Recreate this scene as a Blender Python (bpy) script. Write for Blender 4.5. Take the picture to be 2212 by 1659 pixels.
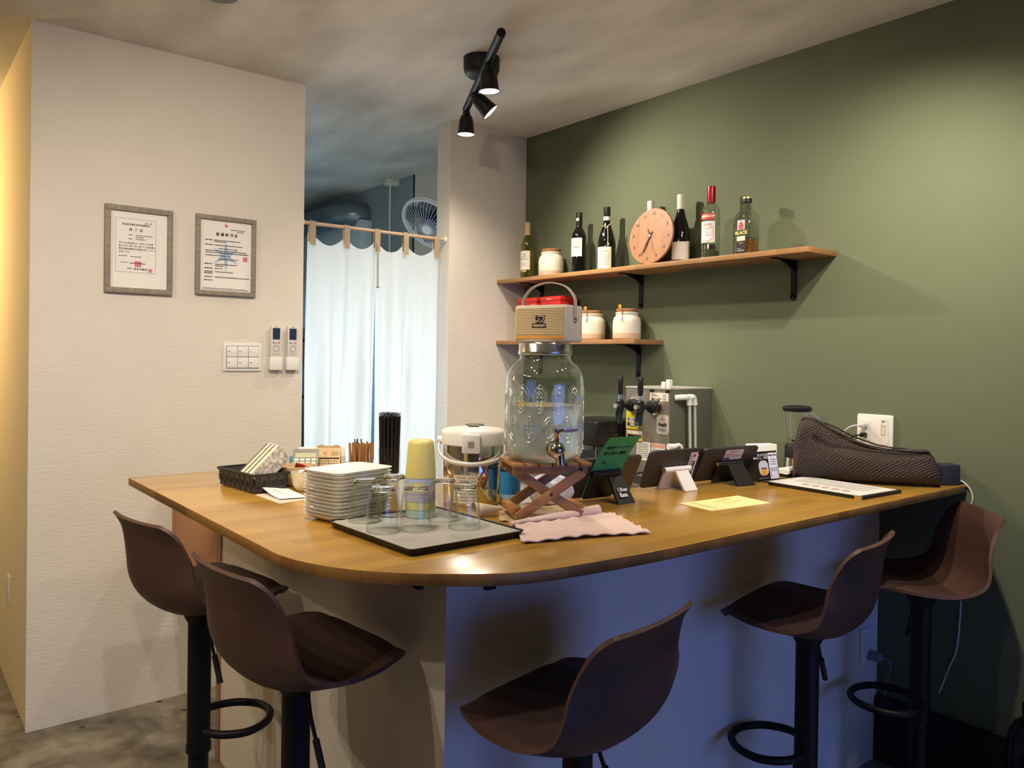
import bpy, bmesh, math, random
from mathutils import Matrix, Vector
random.seed(7)
for _o in list(bpy.data.objects): bpy.data.objects.remove(_o, do_unlink=True)
SC = bpy.context.scene
COL = SC.collection
R = math.radians
# ------------------------------------------------------------------ camera (solved from the photograph, 2212 x 1659)
W, H = 2212.0, 1659.0
FPX, CX, CY = 1709.009, 1109.636, 786.144
YAW, PITCH, ROLL, HZ = 0.678041, -0.0081205, 0.0140894, 1.40868
_f = Vector((math.sin(YAW)*math.cos(PITCH), math.cos(YAW)*math.cos(PITCH), math.sin(PITCH)))
_r = Vector((math.cos(YAW), -math.sin(YAW), 0)); _u = _r.cross(_f)
CR = math.cos(ROLL)*_r + math.sin(ROLL)*_u
CU = -math.sin(ROLL)*_r + math.cos(ROLL)*_u
CF = _f
cam = bpy.data.cameras.new('camera'); camo = bpy.data.objects.new('camera', cam); COL.objects.link(camo)
cam.sensor_fit = 'HORIZONTAL'; cam.sensor_width = 36.0; cam.lens = FPX/W*36.0
cam.shift_x = (W/2-CX)/W; cam.shift_y = (CY-H/2)/W; cam.clip_start = 0.02
M = Matrix((CR, CU, -CF)).transposed().to_4x4(); M.translation = (0, 0, HZ)
camo.matrix_world = M
SC.camera = camo
def ray(q): return CF + CR*((q[0]-CX)/FPX) - CU*((q[1]-CY)/FPX)
def _on(q, ax, v):
    d = ray(q); c = Vector((0, 0, HZ)); return c + d*((v-c[ax])/d[ax])
def onx(q, v): return _on(q, 0, v)
def ony(q, v): return _on(q, 1, v)
def onz(q, v): return _on(q, 2, v)
# ------------------------------------------------------------------ main dimensions
YW = 3.378      # face of the pale wall and of the pillar
XG = 2.791      # green wall
XL, XO, XP = 0.441, 1.496, 2.285   # left corner of pale wall, jambs of the kitchen opening
TW = 0.118      # wall thickness
CEIL = 2.62
ZC = 1.012      # counter top
# ------------------------------------------------------------------ view, world, large lights
SC.view_settings.view_transform = 'Standard'; SC.view_settings.look = 'None'
SC.view_settings.gamma = 1.0; SC.view_settings.use_curve_mapping = False
SC.view_settings.exposure = 0.0
wd = bpy.data.worlds.new('world'); SC.world = wd; wd.use_nodes = True
wd.node_tree.nodes['Background'].inputs[0].default_value = (0.25, 0.42, 0.9, 1)
wd.node_tree.nodes['Background'].inputs[1].default_value = 0.6
def area(name, loc, rot, sx, sy, power, color):
    l = bpy.data.lights.new(name, 'AREA'); l.shape = 'RECTANGLE'; l.size = sx; l.size_y = sy
    l.energy = power; l.color = color
    o = bpy.data.objects.new(name, l); COL.objects.link(o); o.location = loc; o.rotation_euler = rot
    return o
# daylight through the shop-front window behind the camera (dusk blue)
_w = area('window_daylight', (1.45, -2.46, 1.0), (R(75), 0, 0), 2.4, 1.4, 7.5, (0.11, 0.25, 1.0)); _w.data.spread = R(75)
# cool tube light of the kitchen
area('kitchen_tube_light', (1.75, 5.0, 2.0), (R(0), 0, 0), 1.1, 0.7, 40, (0.30, 0.62, 1.0))
_k = area('curtain_backlight', (1.95, 5.2, 1.2), (R(-90), 0, 0), 1.1, 1.1, 10, (0.84, 0.93, 1.0)); _k.data.spread = R(85)  # no window here: area light added mid-kitchen to brighten the curtain from behind
# warm lamp in the passage
_p = area('passage_lamp', (-0.75, 4.7, 2.1), (0, R(-78), 0), 0.5, 0.5, 20, (1.0, 0.68, 0.30)); _p.data.spread = R(130)
# ------------------------------------------------------------------ materials
def C(h):
    h = h.lstrip('#'); v = [int(h[i:i+2], 16)/255 for i in (0, 2, 4)]
    return tuple((x/12.92 if x <= .04045 else ((x+.055)/1.055)**2.4) for x in v) + (1,)
MATS = {}
def mat(name, col='#808080', rough=.5, metal=0., spec=.5, noise=None, bump=None, emit=None, trans=0., ior=1.45, coat=0., sub=0.):
    """noise=(scale, amount, detail, stretch xyz)  bump=(scale, strength, stretch xyz)"""
    if name in MATS: return MATS[name]
    m = bpy.data.materials.new(name); m.use_nodes = True; MATS[name] = m
    nt = m.node_tree; b = nt.nodes['Principled BSDF']; L = nt.links
    c = C(col) if isinstance(col, str) else col
    b.inputs['Base Color'].default_value = c; b.inputs['Roughness'].default_value = rough
    b.inputs['Metallic'].default_value = metal; b.inputs['Specular IOR Level'].default_value = spec
    b.inputs['IOR'].default_value = ior; b.inputs['Transmission Weight'].default_value = trans
    b.inputs['Coat Weight'].default_value = coat
    if noise or bump:
        tc = nt.nodes.new('ShaderNodeTexCoord')
    if noise:
        mp = nt.nodes.new('ShaderNodeMapping'); L.new(tc.outputs['Object'], mp.inputs[0])
        mp.inputs['Scale'].default_value = noise[3] if len(noise) > 3 else (1, 1, 1)
        n = nt.nodes.new('ShaderNodeTexNoise'); n.inputs['Scale'].default_value = noise[0]
        n.inputs['Detail'].default_value = noise[2] if len(noise) > 2 else 4
        L.new(mp.outputs[0], n.inputs['Vector'])
        r = nt.nodes.new('ShaderNodeValToRGB'); a = noise[1]
        r.color_ramp.elements[0].position = .3; r.color_ramp.elements[1].position = .7
        r.color_ramp.elements[0].color = tuple(x*(1-a) for x in c[:3])+(1,)
        r.color_ramp.elements[1].color = tuple(min(1, x*(1+a)) for x in c[:3])+(1,)
        L.new(n.outputs[0], r.inputs[0]); L.new(r.outputs[0], b.inputs['Base Color'])
    if bump:
        mp = nt.nodes.new('ShaderNodeMapping'); L.new(tc.outputs['Object'], mp.inputs[0])
        mp.inputs['Scale'].default_value = bump[2] if len(bump) > 2 else (1, 1, 1)
        n = nt.nodes.new('ShaderNodeTexNoise'); n.inputs['Scale'].default_value = bump[0]; n.inputs['Detail'].default_value = 3
        L.new(mp.outputs[0], n.inputs['Vector'])
        bp = nt.nodes.new('ShaderNodeBump'); bp.inputs['Strength'].default_value = bump[1]; bp.inputs['Distance'].default_value = .004
        L.new(n.outputs[0], bp.inputs['Height']); L.new(bp.outputs[0], b.inputs['Normal'])
    if emit:
        b.inputs['Emission Color'].default_value = C(emit[0]) if isinstance(emit[0], str) else emit[0]
        b.inputs['Emission Strength'].default_value = emit[1]
    return m
def thin_glass(name, tint='#fbfdfc', gloss=.9, fac=1.45, rough=0.0):
    """thin clear pane or shell: passes light straight through, mirrors at grazing angles"""
    if name in MATS: return MATS[name]
    m = bpy.data.materials.new(name); m.use_nodes = True; MATS[name] = m
    nt = m.node_tree; nt.nodes.remove(nt.nodes['Principled BSDF']); L = nt.links
    out = nt.nodes['Material Output']
    t = nt.nodes.new('ShaderNodeBsdfTransparent'); t.inputs[0].default_value = C(tint)
    g = nt.nodes.new('ShaderNodeBsdfGlossy'); g.inputs['Roughness'].default_value = rough
    g.inputs[0].default_value = (gloss, gloss, gloss, 1)
    lw = nt.nodes.new('ShaderNodeLayerWeight'); lw.inputs[0].default_value = .5
    pw = nt.nodes.new('ShaderNodeMath'); pw.operation = 'POWER'; pw.inputs[1].default_value = 3.2; L.new(lw.outputs['Facing'], pw.inputs[0])
    f = nt.nodes.new('ShaderNodeMath'); f.operation = 'MULTIPLY_ADD'; f.inputs[1].default_value = .62; f.inputs[2].default_value = max(.03, (fac-1.45)*.5+.035); L.new(pw.outputs[0], f.inputs[0])
    x = nt.nodes.new('ShaderNodeMixShader')
    L.new(f.outputs[0], x.inputs[0]); L.new(t.outputs[0], x.inputs[1]); L.new(g.outputs[0], x.inputs[2]); L.new(x.outputs[0], out.inputs[0])
    return m
BOTTLE = thin_glass('bottle_clear_glass', '#e6ebe2', 1.0, 1.62)
def cloth_mat(name, col, trans=.5):
    if name in MATS: return MATS[name]
    m = bpy.data.materials.new(name); m.use_nodes = True; MATS[name] = m
    nt = m.node_tree; nt.nodes.remove(nt.nodes['Principled BSDF']); L = nt.links
    out = nt.nodes['Material Output']
    d = nt.nodes.new('ShaderNodeBsdfDiffuse'); d.inputs[0].default_value = C(col)
    t = nt.nodes.new('ShaderNodeBsdfTranslucent'); t.inputs[0].default_value = C(col)
    tc = nt.nodes.new('ShaderNodeTexCoord'); n = nt.nodes.new('ShaderNodeTexNoise'); n.inputs['Scale'].default_value = 9; n.inputs['Detail'].default_value = 6
    mp = nt.nodes.new('ShaderNodeMapping'); mp.inputs['Scale'].default_value = (1.6, 1, .45)
    L.new(tc.outputs['Object'], mp.inputs[0]); L.new(mp.outputs[0], n.inputs['Vector'])
    bp = nt.nodes.new('ShaderNodeBump'); bp.inputs['Strength'].default_value = .55; bp.inputs['Distance'].default_value = .02
    L.new(n.outputs[0], bp.inputs['Height']); L.new(bp.outputs[0], d.inputs['Normal']); L.new(bp.outputs[0], t.inputs['Normal'])
    x = nt.nodes.new('ShaderNodeMixShader'); x.inputs[0].default_value = trans
    L.new(d.outputs[0], x.inputs[1]); L.new(t.outputs[0], x.inputs[2]); L.new(x.outputs[0], out.inputs[0])
    return m
def wood(name, base, dark, plank=(.30, .045), rough=.32, axis=0, grain=1.0, coat=0.):
    """laminated board: staves with their own tone and fine grain (object space, staves run along the given axis)"""
    if name in MATS: return MATS[name]
    m = bpy.data.materials.new(name); m.use_nodes = True; MATS[name] = m
    nt = m.node_tree; b = nt.nodes['Principled BSDF']; L = nt.links; N = nt.nodes.new
    tc = N('ShaderNodeTexCoord'); mp = N('ShaderNodeMapping'); L.new(tc.outputs['Object'], mp.inputs[0])
    if axis == 1: mp.inputs['Rotation'].default_value = (0, 0, R(90))
    br = N('ShaderNodeTexBrick'); L.new(mp.outputs[0], br.inputs['Vector'])
    br.inputs['Scale'].default_value = 1; br.inputs['Mortar Size'].default_value = 0.0006
    br.inputs['Brick Width'].default_value = plank[0]; br.inputs['Row Height'].default_value = plank[1]
    br.offset = .37; br.offset_frequency = 3; br.inputs['Bias'].default_value = 0
    br.inputs['Color1'].default_value = (0, 0, 0, 1); br.inputs['Color2'].default_value = (1, 1, 1, 1); br.inputs['Mortar'].default_value = (.1, .1, .1, 1)
    mg = N('ShaderNodeMapping'); L.new(mp.outputs[0], mg.inputs[0]); mg.inputs['Scale'].default_value = (3, 60, 60)
    n = N('ShaderNodeTexNoise'); n.inputs['Scale'].default_value = 1; n.inputs['Detail'].default_value = 5; L.new(mg.outputs[0], n.inputs['Vector'])
    n2 = N('ShaderNodeTexNoise'); n2.inputs['Scale'].default_value = 2.3; n2.inputs['Detail'].default_value = 3; L.new(mp.outputs[0], n2.inputs['Vector'])
    ma = N('ShaderNodeMath'); ma.operation = 'MULTIPLY_ADD'; ma.inputs[1].default_value = .5*grain; L.new(n.outputs[0], ma.inputs[0])
    sp = N('ShaderNodeMath'); sp.operation = 'MULTIPLY'; sp.inputs[1].default_value = .45; L.new(br.outputs['Color'], sp.inputs[0]); L.new(sp.outputs[0], ma.inputs[2])
    mb = N('ShaderNodeMath'); mb.operation = 'MULTIPLY_ADD'; mb.inputs[1].default_value = .35; L.new(n2.outputs[0], mb.inputs[0]); L.new(ma.outputs[0], mb.inputs[2])
    r = N('ShaderNodeValToRGB'); r.color_ramp.elements[0].position = .2; r.color_ramp.elements[1].position = .95
    r.color_ramp.elements[0].color = C(dark); r.color_ramp.elements[1].color = C(base)
    L.new(mb.outputs[0], r.inputs[0]); L.new(r.outputs[0], b.inputs['Base Color'])
    b.inputs['Roughness'].default_value = rough; b.inputs['Coat Weight'].default_value = coat; b.inputs['Coat Roughness'].default_value = .18
    bp = N('ShaderNodeBump'); bp.inputs['Strength'].default_value = .06; bp.inputs['Distance'].default_value = .002
    L.new(n.outputs[0], bp.inputs['Height']); L.new(bp.outputs[0], b.inputs['Normal'])
    return m
def floor_mat():
    m = bpy.data.materials.new('concrete_floor'); m.use_nodes = True; nt = m.node_tree; L = nt.links; N = nt.nodes.new
    b = nt.nodes['Principled BSDF']; tc = N('ShaderNodeTexCoord')
    a = N('ShaderNodeTexNoise'); a.inputs['Scale'].default_value = 3.2; a.inputs['Detail'].default_value = 9; a.inputs['Distortion'].default_value = 1.4
    c = N('ShaderNodeTexNoise'); c.inputs['Scale'].default_value = 16; c.inputs['Detail'].default_value = 5
    v = N('ShaderNodeTexVoronoi'); v.inputs['Scale'].default_value = 7; 
    for x in (a, c, v): L.new(tc.outputs['Object'], x.inputs['Vector'])
    r = N('ShaderNodeValToRGB'); e = r.color_ramp.elements
    e[0].position = .34; e[0].color = C('#4b453b'); e[1].position = .68; e[1].color = C('#a59c8a')
    q = e.new(.5); q.color = C('#7d7463')
    ad = N('ShaderNodeMath'); ad.operation = 'MULTIPLY_ADD'; ad.inputs[1].default_value = .3; L.new(c.outputs[0], ad.inputs[0])
    sb = N('ShaderNodeMath'); sb.operation = 'MULTIPLY'; sb.inputs[1].default_value = .72; L.new(a.outputs[0], sb.inputs[0]); L.new(sb.outputs[0], ad.inputs[2])
    L.new(ad.outputs[0], r.inputs[0])
    st = N('ShaderNodeMath'); st.operation = 'LESS_THAN'; st.inputs[1].default_value = .085; L.new(v.outputs['Distance'], st.inputs[0])
    mx = N('ShaderNodeMixRGB'); mx.inputs[2].default_value = C('#4a3020'); L.new(st.outputs[0], mx.inputs[0]); L.new(r.outputs[0], mx.inputs[1])
    L.new(mx.outputs[0], b.inputs['Base Color']); b.inputs['Roughness'].default_value = .42
    bp = N('ShaderNodeBump'); bp.inputs['Strength'].default_value = .15; bp.inputs['Distance'].default_value = .01; L.new(a.outputs[0], bp.inputs['Height']); L.new(bp.outputs[0], b.inputs['Normal'])
    return m
def weave_mat(name, col, dark, scale):
    if name in MATS: return MATS[name]
    m = bpy.data.materials.new(name); m.use_nodes = True; MATS[name] = m; nt = m.node_tree; L = nt.links; N = nt.nodes.new
    b = nt.nodes['Principled BSDF']; tc = N('ShaderNodeTexCoord'); mp = N('ShaderNodeMapping'); L.new(tc.outputs['Object'], mp.inputs[0])
    mp.inputs['Rotation'].default_value = (R(35), R(30), R(20))
    w1 = N('ShaderNodeTexWave'); w1.bands_direction = 'X'; w1.inputs['Scale'].default_value = scale
    w2 = N('ShaderNodeTexWave'); w2.bands_direction = 'Z'; w2.inputs['Scale'].default_value = scale
    for w in (w1, w2):
        w.inputs['Distortion'].default_value = .6; L.new(mp.outputs[0], w.inputs['Vector'])
    mu = N('ShaderNodeMath'); mu.operation = 'MULTIPLY'; L.new(w1.outputs[1], mu.inputs[0]); L.new(w2.outputs[1], mu.inputs[1])
    r = N('ShaderNodeValToRGB'); r.color_ramp.elements[0].color = C(dark); r.color_ramp.elements[1].color = C(col); r.color_ramp.elements[1].position = .5
    L.new(mu.outputs[0], r.inputs[0]); L.new(r.outputs[0], b.inputs['Base Color']); b.inputs['Roughness'].default_value = .5
    bp = N('ShaderNodeBump'); bp.inputs['Strength'].default_value = 1.0; bp.inputs['Distance'].default_value = .006
    L.new(mu.outputs[0], bp.inputs['Height']); L.new(bp.outputs[0], b.inputs['Normal'])
    return m
WALL = mat('textured_wallpaper', '#ded6c8', .85, noise=(6, .02, 3), bump=(85, .38, (.4, .4, 1.5)))
GREEN = mat('olive_green_paint', '#616951', .8, noise=(2.5, .04, 3), bump=(260, .12))
CEILM = mat('ceiling_plaster', '#d8d4ce', .9, noise=(4.5, .20, 12, (1, .42, 1)), bump=(22, .5, (1, .4, 1)))
YEL = mat('passage_wallpaper', '#e2d5b6', .85, bump=(90, .3))
KIT = mat('kitchen_board', '#8b979f', .35, noise=(1.5, .06, 3))
FLOOR = floor_mat()
CW = wood('counter_wood', '#c4973f', '#996f2c', (.42, .052), .22, 0, .8, .4)
CWE = wood('counter_edge_wood', '#9d7034', '#5f4018', (.05, .3), .45, 0, .8)
SHW = wood('shelf_wood', '#a47a4e', '#6e4c2c', (.35, .09), .45, 1, 1.2)
GATEW = mat('gate_plywood', '#b77d4c', .5, noise=(4, .10, 5, (1, 1, .2)))
STW = wood('stand_wood', '#ab7a4a', '#6a4326', (2, 2), .5, 0, 1.4)
BLACK = mat('black_metal', '#0d0d0e', .5, .0, .35)
BLKP = mat('black_plastic', '#141416', .45)
DGREY = mat('dark_grey_plastic', '#2b2b2d', .5)
BROWN = mat('brown_stool_plastic', '#4f362d', .52, noise=(30, .05, 2))
BROWNP = mat('brown_stool_pad', '#3d2822', .6)
STEEL = mat('brushed_steel', '#a8a49c', .28, .9, noise=(4, .05, 3, (1, 1, 12)))
CHROME = mat('polished_steel', '#d6d4d0', .07, 1.)
WHITEP = mat('white_plastic', '#e9e6df', .35)
OFFW = mat('offwhite_plastic', '#d9d6cd', .4)
CREAM = mat('cream_ceramic', '#efeadd', .18, coat=.4)
PAPER = mat('white_paper', '#eeeae2', .8)
INK = mat('black_ink', '#17151a', .7)
GREYINK = mat('grey_ink', '#6d6a68', .8)
RED = mat('red_ink', '#c8282a', .6)
PINKINK = mat('seal_pink', '#d9828a', .8)
BLUEINK = mat('pale_blue_print', '#a9bcd8', .8)
CORK = mat('cork', '#8c5f40', .9, noise=(140, .25, 3), bump=(160, .5))
GLASS = thin_glass('clear_thin_glass', '#fbfdfc')
# ------------------------------------------------------------------ geometry helpers
I4 = Matrix.Identity(4)
def T(x, y, z): return Matrix.Translation((x, y, z))
def RX(a): return Matrix.Rotation(R(a), 4, 'X')
def RY(a): return Matrix.Rotation(R(a), 4, 'Y')
def RZ(a): return Matrix.Rotation(R(a), 4, 'Z')
class G:
    def __init__(s): s.v = []; s.f = []
    def add(s, vs, fs, m=None):
        k = len(s.v)
        s.v += [tuple(m @ Vector(p)) if m is not None else tuple(p) for p in vs]
        s.f += [tuple(i+k for i in f) for f in fs]; return s
    def box(s, x0, x1, y0, y1, z0, z1, m=None):
        return s.add([(x0,y0,z0),(x1,y0,z0),(x1,y1,z0),(x0,y1,z0),(x0,y0,z1),(x1,y0,z1),(x1,y1,z1),(x0,y1,z1)],
                     [(0,3,2,1),(4,5,6,7),(0,1,5,4),(1,2,6,5),(2,3,7,6),(3,0,4,7)], m)
    def cbox(s, cx, cy, cz, sx, sy, sz, m=None):
        return s.box(cx-sx/2, cx+sx/2, cy-sy/2, cy+sy/2, cz-sz/2, cz+sz/2, m)
    def lathe(s, prof, n=24, m=None, cap0=True, cap1=True, sq=None):
        vs = []; fs = []
        for r, z in prof:
            for i in range(n):
                a = 2*math.pi*i/n; c, d = math.cos(a), math.sin(a)
                vs.append((r*c, r*d, z))
        for j in range(len(prof)-1):
            for i in range(n):
                a, b = j*n+i, j*n+(i+1) % n; fs.append((a, b, b+n, a+n))
        if cap0: fs.append(tuple(range(n-1, -1, -1)))
        if cap1: fs.append(tuple((len(prof)-1)*n+i for i in range(n)))
        return s.add(vs, fs, m)
    def cyl(s, p0, p1, r0, r1=None, n=16):
        p0, p1 = Vector(p0), Vector(p1); d = p1-p0; r1 = r0 if r1 is None else r1
        q = Vector((0, 0, 1)).rotation_difference(d.normalized()).to_matrix().to_4x4(); q.translation = p0
        return s.lathe([(r0, 0), (r1, d.length)], n, q)
    def tube(s, pts, r, n=8, closed=False, flat=None):
        """sweep a circle (or an ellipse r x flat) along a path"""
        P = [Vector(p) for p in pts]; N = len(P); rs = r if isinstance(r, (list, tuple)) else [r]*N
        vs = []; fs = []; up = None
        for i in range(N):
            a = P[(i-1) % N] if (closed or i > 0) else P[i]; b = P[(i+1) % N] if (closed or i < N-1) else P[i]
            t = (b-a).normalized() if (b-a).length > 1e-9 else Vector((0, 0, 1))
            if up is None:
                up = Vector((0, 0, 1)) if abs(t.z) < .9 else Vector((1, 0, 0))
            sd = t.cross(up)
            sd = sd.normalized() if sd.length > 1e-6 else t.orthogonal().normalized()
            up = sd.cross(t).normalized()
            for k in range(n):
                an = 2*math.pi*k/n
                vs.append(P[i] + sd*math.cos(an)*rs[i] + up*math.sin(an)*(flat if flat else rs[i]))
        for i in range(N if closed else N-1):
            j = (i+1) % N
            for k in range(n):
                l = (k+1) % n; fs.append((i*n+k, i*n+l, j*n+l, j*n+k))
        if not closed: fs.append(tuple(range(n-1, -1, -1))); fs.append(tuple((N-1)*n+k for k in range(n)))
        return s.add(vs, fs)
    def prism(s, out, z0, z1, m=None):
        n = len(out); vs = [(x, y, z0) for x, y in out]+[(x, y, z1) for x, y in out]
        fs = [tuple(range(n-1, -1, -1)), tuple(range(n, 2*n))]+[(i, (i+1) % n, n+(i+1) % n, n+i) for i in range(n)]
        return s.add(vs, fs, m)
    def loft(s, secs, cap=True, m=None):
        """closed sections with equal point counts"""
        n = len(secs[0]); vs = [p for q in secs for p in q]; fs = []
        for j in range(len(secs)-1):
            for i in range(n):
                k = (i+1) % n; fs.append((j*n+i, j*n+k, (j+1)*n+k, (j+1)*n+i))
        if cap: fs.append(tuple(range(n-1, -1, -1))); fs.append(tuple((len(secs)-1)*n+i for i in range(n)))
        return s.add(vs, fs, m)
    def grid(s, fn, nu, nv, m=None):
        vs = [fn(i/nu, j/nv) for j in range(nv+1) for i in range(nu+1)]
        fs = [(j*(nu+1)+i, j*(nu+1)+i+1, (j+1)*(nu+1)+i+1, (j+1)*(nu+1)+i) for j in range(nv) for i in range(nu)]
        return s.add(vs, fs, m)
    def rect(s, x0, x1, z0, z1, y=0., m=None):       # plate in the XZ plane facing -Y
        return s.add([(x0, y, z0), (x1, y, z0), (x1, y, z1), (x0, y, z1)], [(0, 1, 2, 3)], m)
    def mesh(s, name, material, smooth=40, bevel=None, thick=None, m=None):
        bm = bmesh.new(); V = [bm.verts.new(p) for p in s.v]
        for f in s.f:
            try: bm.faces.new([V[i] for i in f])
            except ValueError: pass
        if m is not None: bmesh.ops.transform(bm, matrix=m, verts=bm.verts)
        if thick:
            bmesh.ops.recalc_face_normals(bm, faces=bm.faces)
            bmesh.ops.solidify(bm, geom=bm.faces[:], thickness=thick)
        bmesh.ops.recalc_face_normals(bm, faces=bm.faces)
        if bevel:
            w, sg = bevel if isinstance(bevel, tuple) else (bevel, 2)
            es = [e for e in bm.edges if len(e.link_faces) == 2 and e.calc_face_angle(0) > R(35)]
            bmesh.ops.bevel(bm, geom=es, offset=w, segments=sg, profile=.5, affect='EDGES', clamp_overlap=True)
        me = bpy.data.meshes.new(name); bm.to_mesh(me); bm.free()
        if material is not None: me.materials.append(material)
        if smooth:
            for p in me.polygons: p.use_smooth = True
            me.set_sharp_from_angle(angle=R(smooth))
        return me
    def obj(s, name, material, parent=None, smooth=40, bevel=None, thick=None, m=None):
        return link(name, s.mesh(name, material, smooth, bevel, thick, m), parent)
def link(name, me, parent=None, mw=None):
    o = bpy.data.objects.new(name, me); COL.objects.link(o)
    if parent is not None: o.parent = parent
    if mw is not None: o.matrix_local = mw
    return o
def tag(o, label, cat, group=None):
    o['label'] = label; o['category'] = cat
    if group: o['group'] = group
    return o
def struct(o): o['kind'] = 'structure'; return o
def thing(name, label, cat, loc=(0, 0, 0), rz=0, group=None):
    o = bpy.data.objects.new(name, None); COL.objects.link(o); o.empty_display_size = .05
    o.location = loc; o.rotation_euler = (0, 0, R(rz))
    return tag(o, label, cat, group)
def dup(o, loc=None, rz=None, label=None, group=None, parent=None):
    c = o.copy(); COL.objects.link(c)
    if parent is not None: c.parent = parent
    if loc is not None: c.location = loc
    if rz is not None: c.rotation_euler = (0, 0, R(rz))
    if label: c['label'] = label
    if group: c['group'] = group
    for ch in list(o.children): dup(ch, parent=c)
    return c
FACE = RX(90)      # turns the XY plane (reading +X, up +Y) into the XZ plane facing -Y
def text(body, size, material, parent, m=I4, align='CENTER', bold=0., ext=.0002, name='lettering', sx=1.):
    cu = bpy.data.curves.new(name, 'FONT'); cu.body = body; cu.size = size; cu.align_x = align; cu.align_y = 'CENTER'
    cu.extrude = ext; cu.offset = bold; cu.resolution_u = 3
    to = bpy.data.objects.new(name, cu); COL.objects.link(to)
    dg = bpy.context.evaluated_depsgraph_get()
    me = bpy.data.meshes.new_from_object(to.evaluated_get(dg), depsgraph=dg)
    bpy.data.objects.remove(to, do_unlink=True); bpy.data.curves.remove(cu)
    me.transform(m @ FACE @ Matrix.Diagonal((sx, 1, 1, 1))); me.materials.clear(); me.materials.append(material); me.name = name
    return link(name, me, parent)
def scrib(parent, material, rows, m=I4, name='printing', y=0., t=.0003):
    """rows of tiny dashes standing for print too small to read: (x0, x1, z, height, dash)"""
    g = G(); rnd = random.Random(3)
    for x0, x1, z, h, d in rows:
        x = x0
        while x < x1:
            w = d*rnd.uniform(.5, 1.2); e = min(x+w, x1)
            g.box(x, e, y-t, y, z-h/2*rnd.uniform(.6, 1), z+h/2, m); x = e+d*rnd.uniform(.25, .5)
    o = g.obj(name, material, parent, smooth=0); o['kind'] = 'stuff'; return o
def patch(r, a0, a1, z0, z1, n=12):
    return G().grid(lambda u, v: (r*math.cos(R(a0+(a1-a0)*u)), r*math.sin(R(a0+(a1-a0)*u)), z0+(z1-z0)*v), n, 1)
def ctext(body, size, material, parent, r, az, z, bold=0., sx=1.):
    o = text(body, size, material, parent, I4, 'CENTER', bold, .0, sx=sx)
    for v in o.data.vertices:
        a = R(az)+v.co.x/r; v.co = (r*math.cos(a), r*math.sin(a), z+v.co.z)
    return o
def rrect(x0, x1, y0, y1, r, n=5):
    o = []
    for cx, cy, a in ((x1-r, y0+r, -90), (x1-r, y1-r, 0), (x0+r, y1-r, 90), (x0+r, y0+r, 180)):
        for i in range(n+1):
            t = R(a+90*i/n); o.append((cx+r*math.cos(t), cy+r*math.sin(t)))
    return o
def smooth_path(pts, n=6, closed=False):
    P = [Vector(p) for p in pts]; N = len(P); out = []
    rng = N if closed else N-1
    for i in range(rng):
        p0 = P[(i-1) % N] if closed or i > 0 else P[0]; p1 = P[i]; p2 = P[(i+1) % N]; p3 = P[(i+2) % N] if closed or i < N-2 else P[N-1]
        for k in range(n):
            t = k/n
            out.append(.5*((2*p1)+(p2-p0)*t+(2*p0-5*p1+4*p2-p3)*t*t+(3*p1-p0-3*p2+p3)*t**3))
    if not closed: out.append(P[-1])
    return out
# ================================================================== the setting
struct(G().box(-2.4, XG+.12, -2.7, 6.8, -.12, 0).obj('floor', FLOOR, smooth=0))
struct(G().box(-2.4, XG+.12, -2.7, 6.8, CEIL, CEIL+.1).obj('ceiling', CEILM, smooth=0))
struct(G().box(XL, XO, YW, YW+TW, 0, CEIL).obj('wall_back_left', WALL, smooth=0))
struct(G().box(XP, XG, YW, YW+TW, 0, CEIL).obj('wall_back_right', WALL, smooth=0))
struct(G().box(XL-.003, XL+.09, YW+.012, 6.7, 0, CEIL).obj('wall_passage', YEL, smooth=0))
struct(G().box(XG, XG+.1, -2.7, YW+TW, 0, CEIL).obj('wall_right', GREEN, smooth=0))
struct(G().box(XG, XG+.1, YW+TW, 4.55, 0, CEIL).obj('wall_kitchen_right', WALL, smooth=0))
struct(G().box(XG-.004, XG+.1, 4.55, 6.7, 0, CEIL).obj('wall_kitchen_far', KIT, smooth=0))
struct(G().box(-2.4, XG+.1, 6.7, 6.8, 0, CEIL).obj('wall_kitchen_back', KIT, smooth=0))
struct(G().box(-2.4, -2.3, -2.6, 6.7, 0, CEIL).obj('wall_left', WALL, smooth=0))
wf = G(); wx0, wx1, wz0, wz1 = .22, 2.68, .28, 2.22
wf.box(-2.4, wx0, -2.7, -2.6, 0, CEIL).box(wx1, XG, -2.7, -2.6, 0, CEIL).box(wx0, wx1, -2.7, -2.6, 0, wz0).box(wx0, wx1, -2.7, -2.6, wz1, CEIL)
struct(wf.obj('wall_front', WALL, smooth=0))
wn = struct(G().box(wx0, wx0+.05, -2.68, -2.61, wz0, wz1).box(wx1-.05, wx1, -2.68, -2.61, wz0, wz1).box(wx0, wx1, -2.68, -2.61, wz0, wz0+.05).box(wx0, wx1, -2.68, -2.61, wz1-.05, wz1).obj('window_1', BLACK, smooth=0))
for k in (1, 2):
    x = wx0+(wx1-wx0)*k/3; G().box(x-.02, x+.02, -2.67, -2.62, wz0, wz1).obj('mullion', BLACK, wn, smooth=0)
G().box(wx0, wx1, -2.652, -2.648, wz0, wz1).obj('pane', GLASS, wn, smooth=0)
struct(G().box(XO, XP, YW+TW-.004, YW+TW+.004, CEIL-.001, CEIL+.02).obj('trim_1', WALL, smooth=0))
struct(G().box(XG-.007, XG, 4.544, 4.552, 0, CEIL).obj('trim_2', BLACK, smooth=0))
struct(G().box(XG-.025, XG, -2.6, 1.36, 0, .228).obj('baseboard_right', BLKP, smooth=0))
struct(G().box(XL-.006, XL+.004, YW-.001, YW+.02, 0, CEIL).obj('trim_3', WALL, smooth=0))
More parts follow.
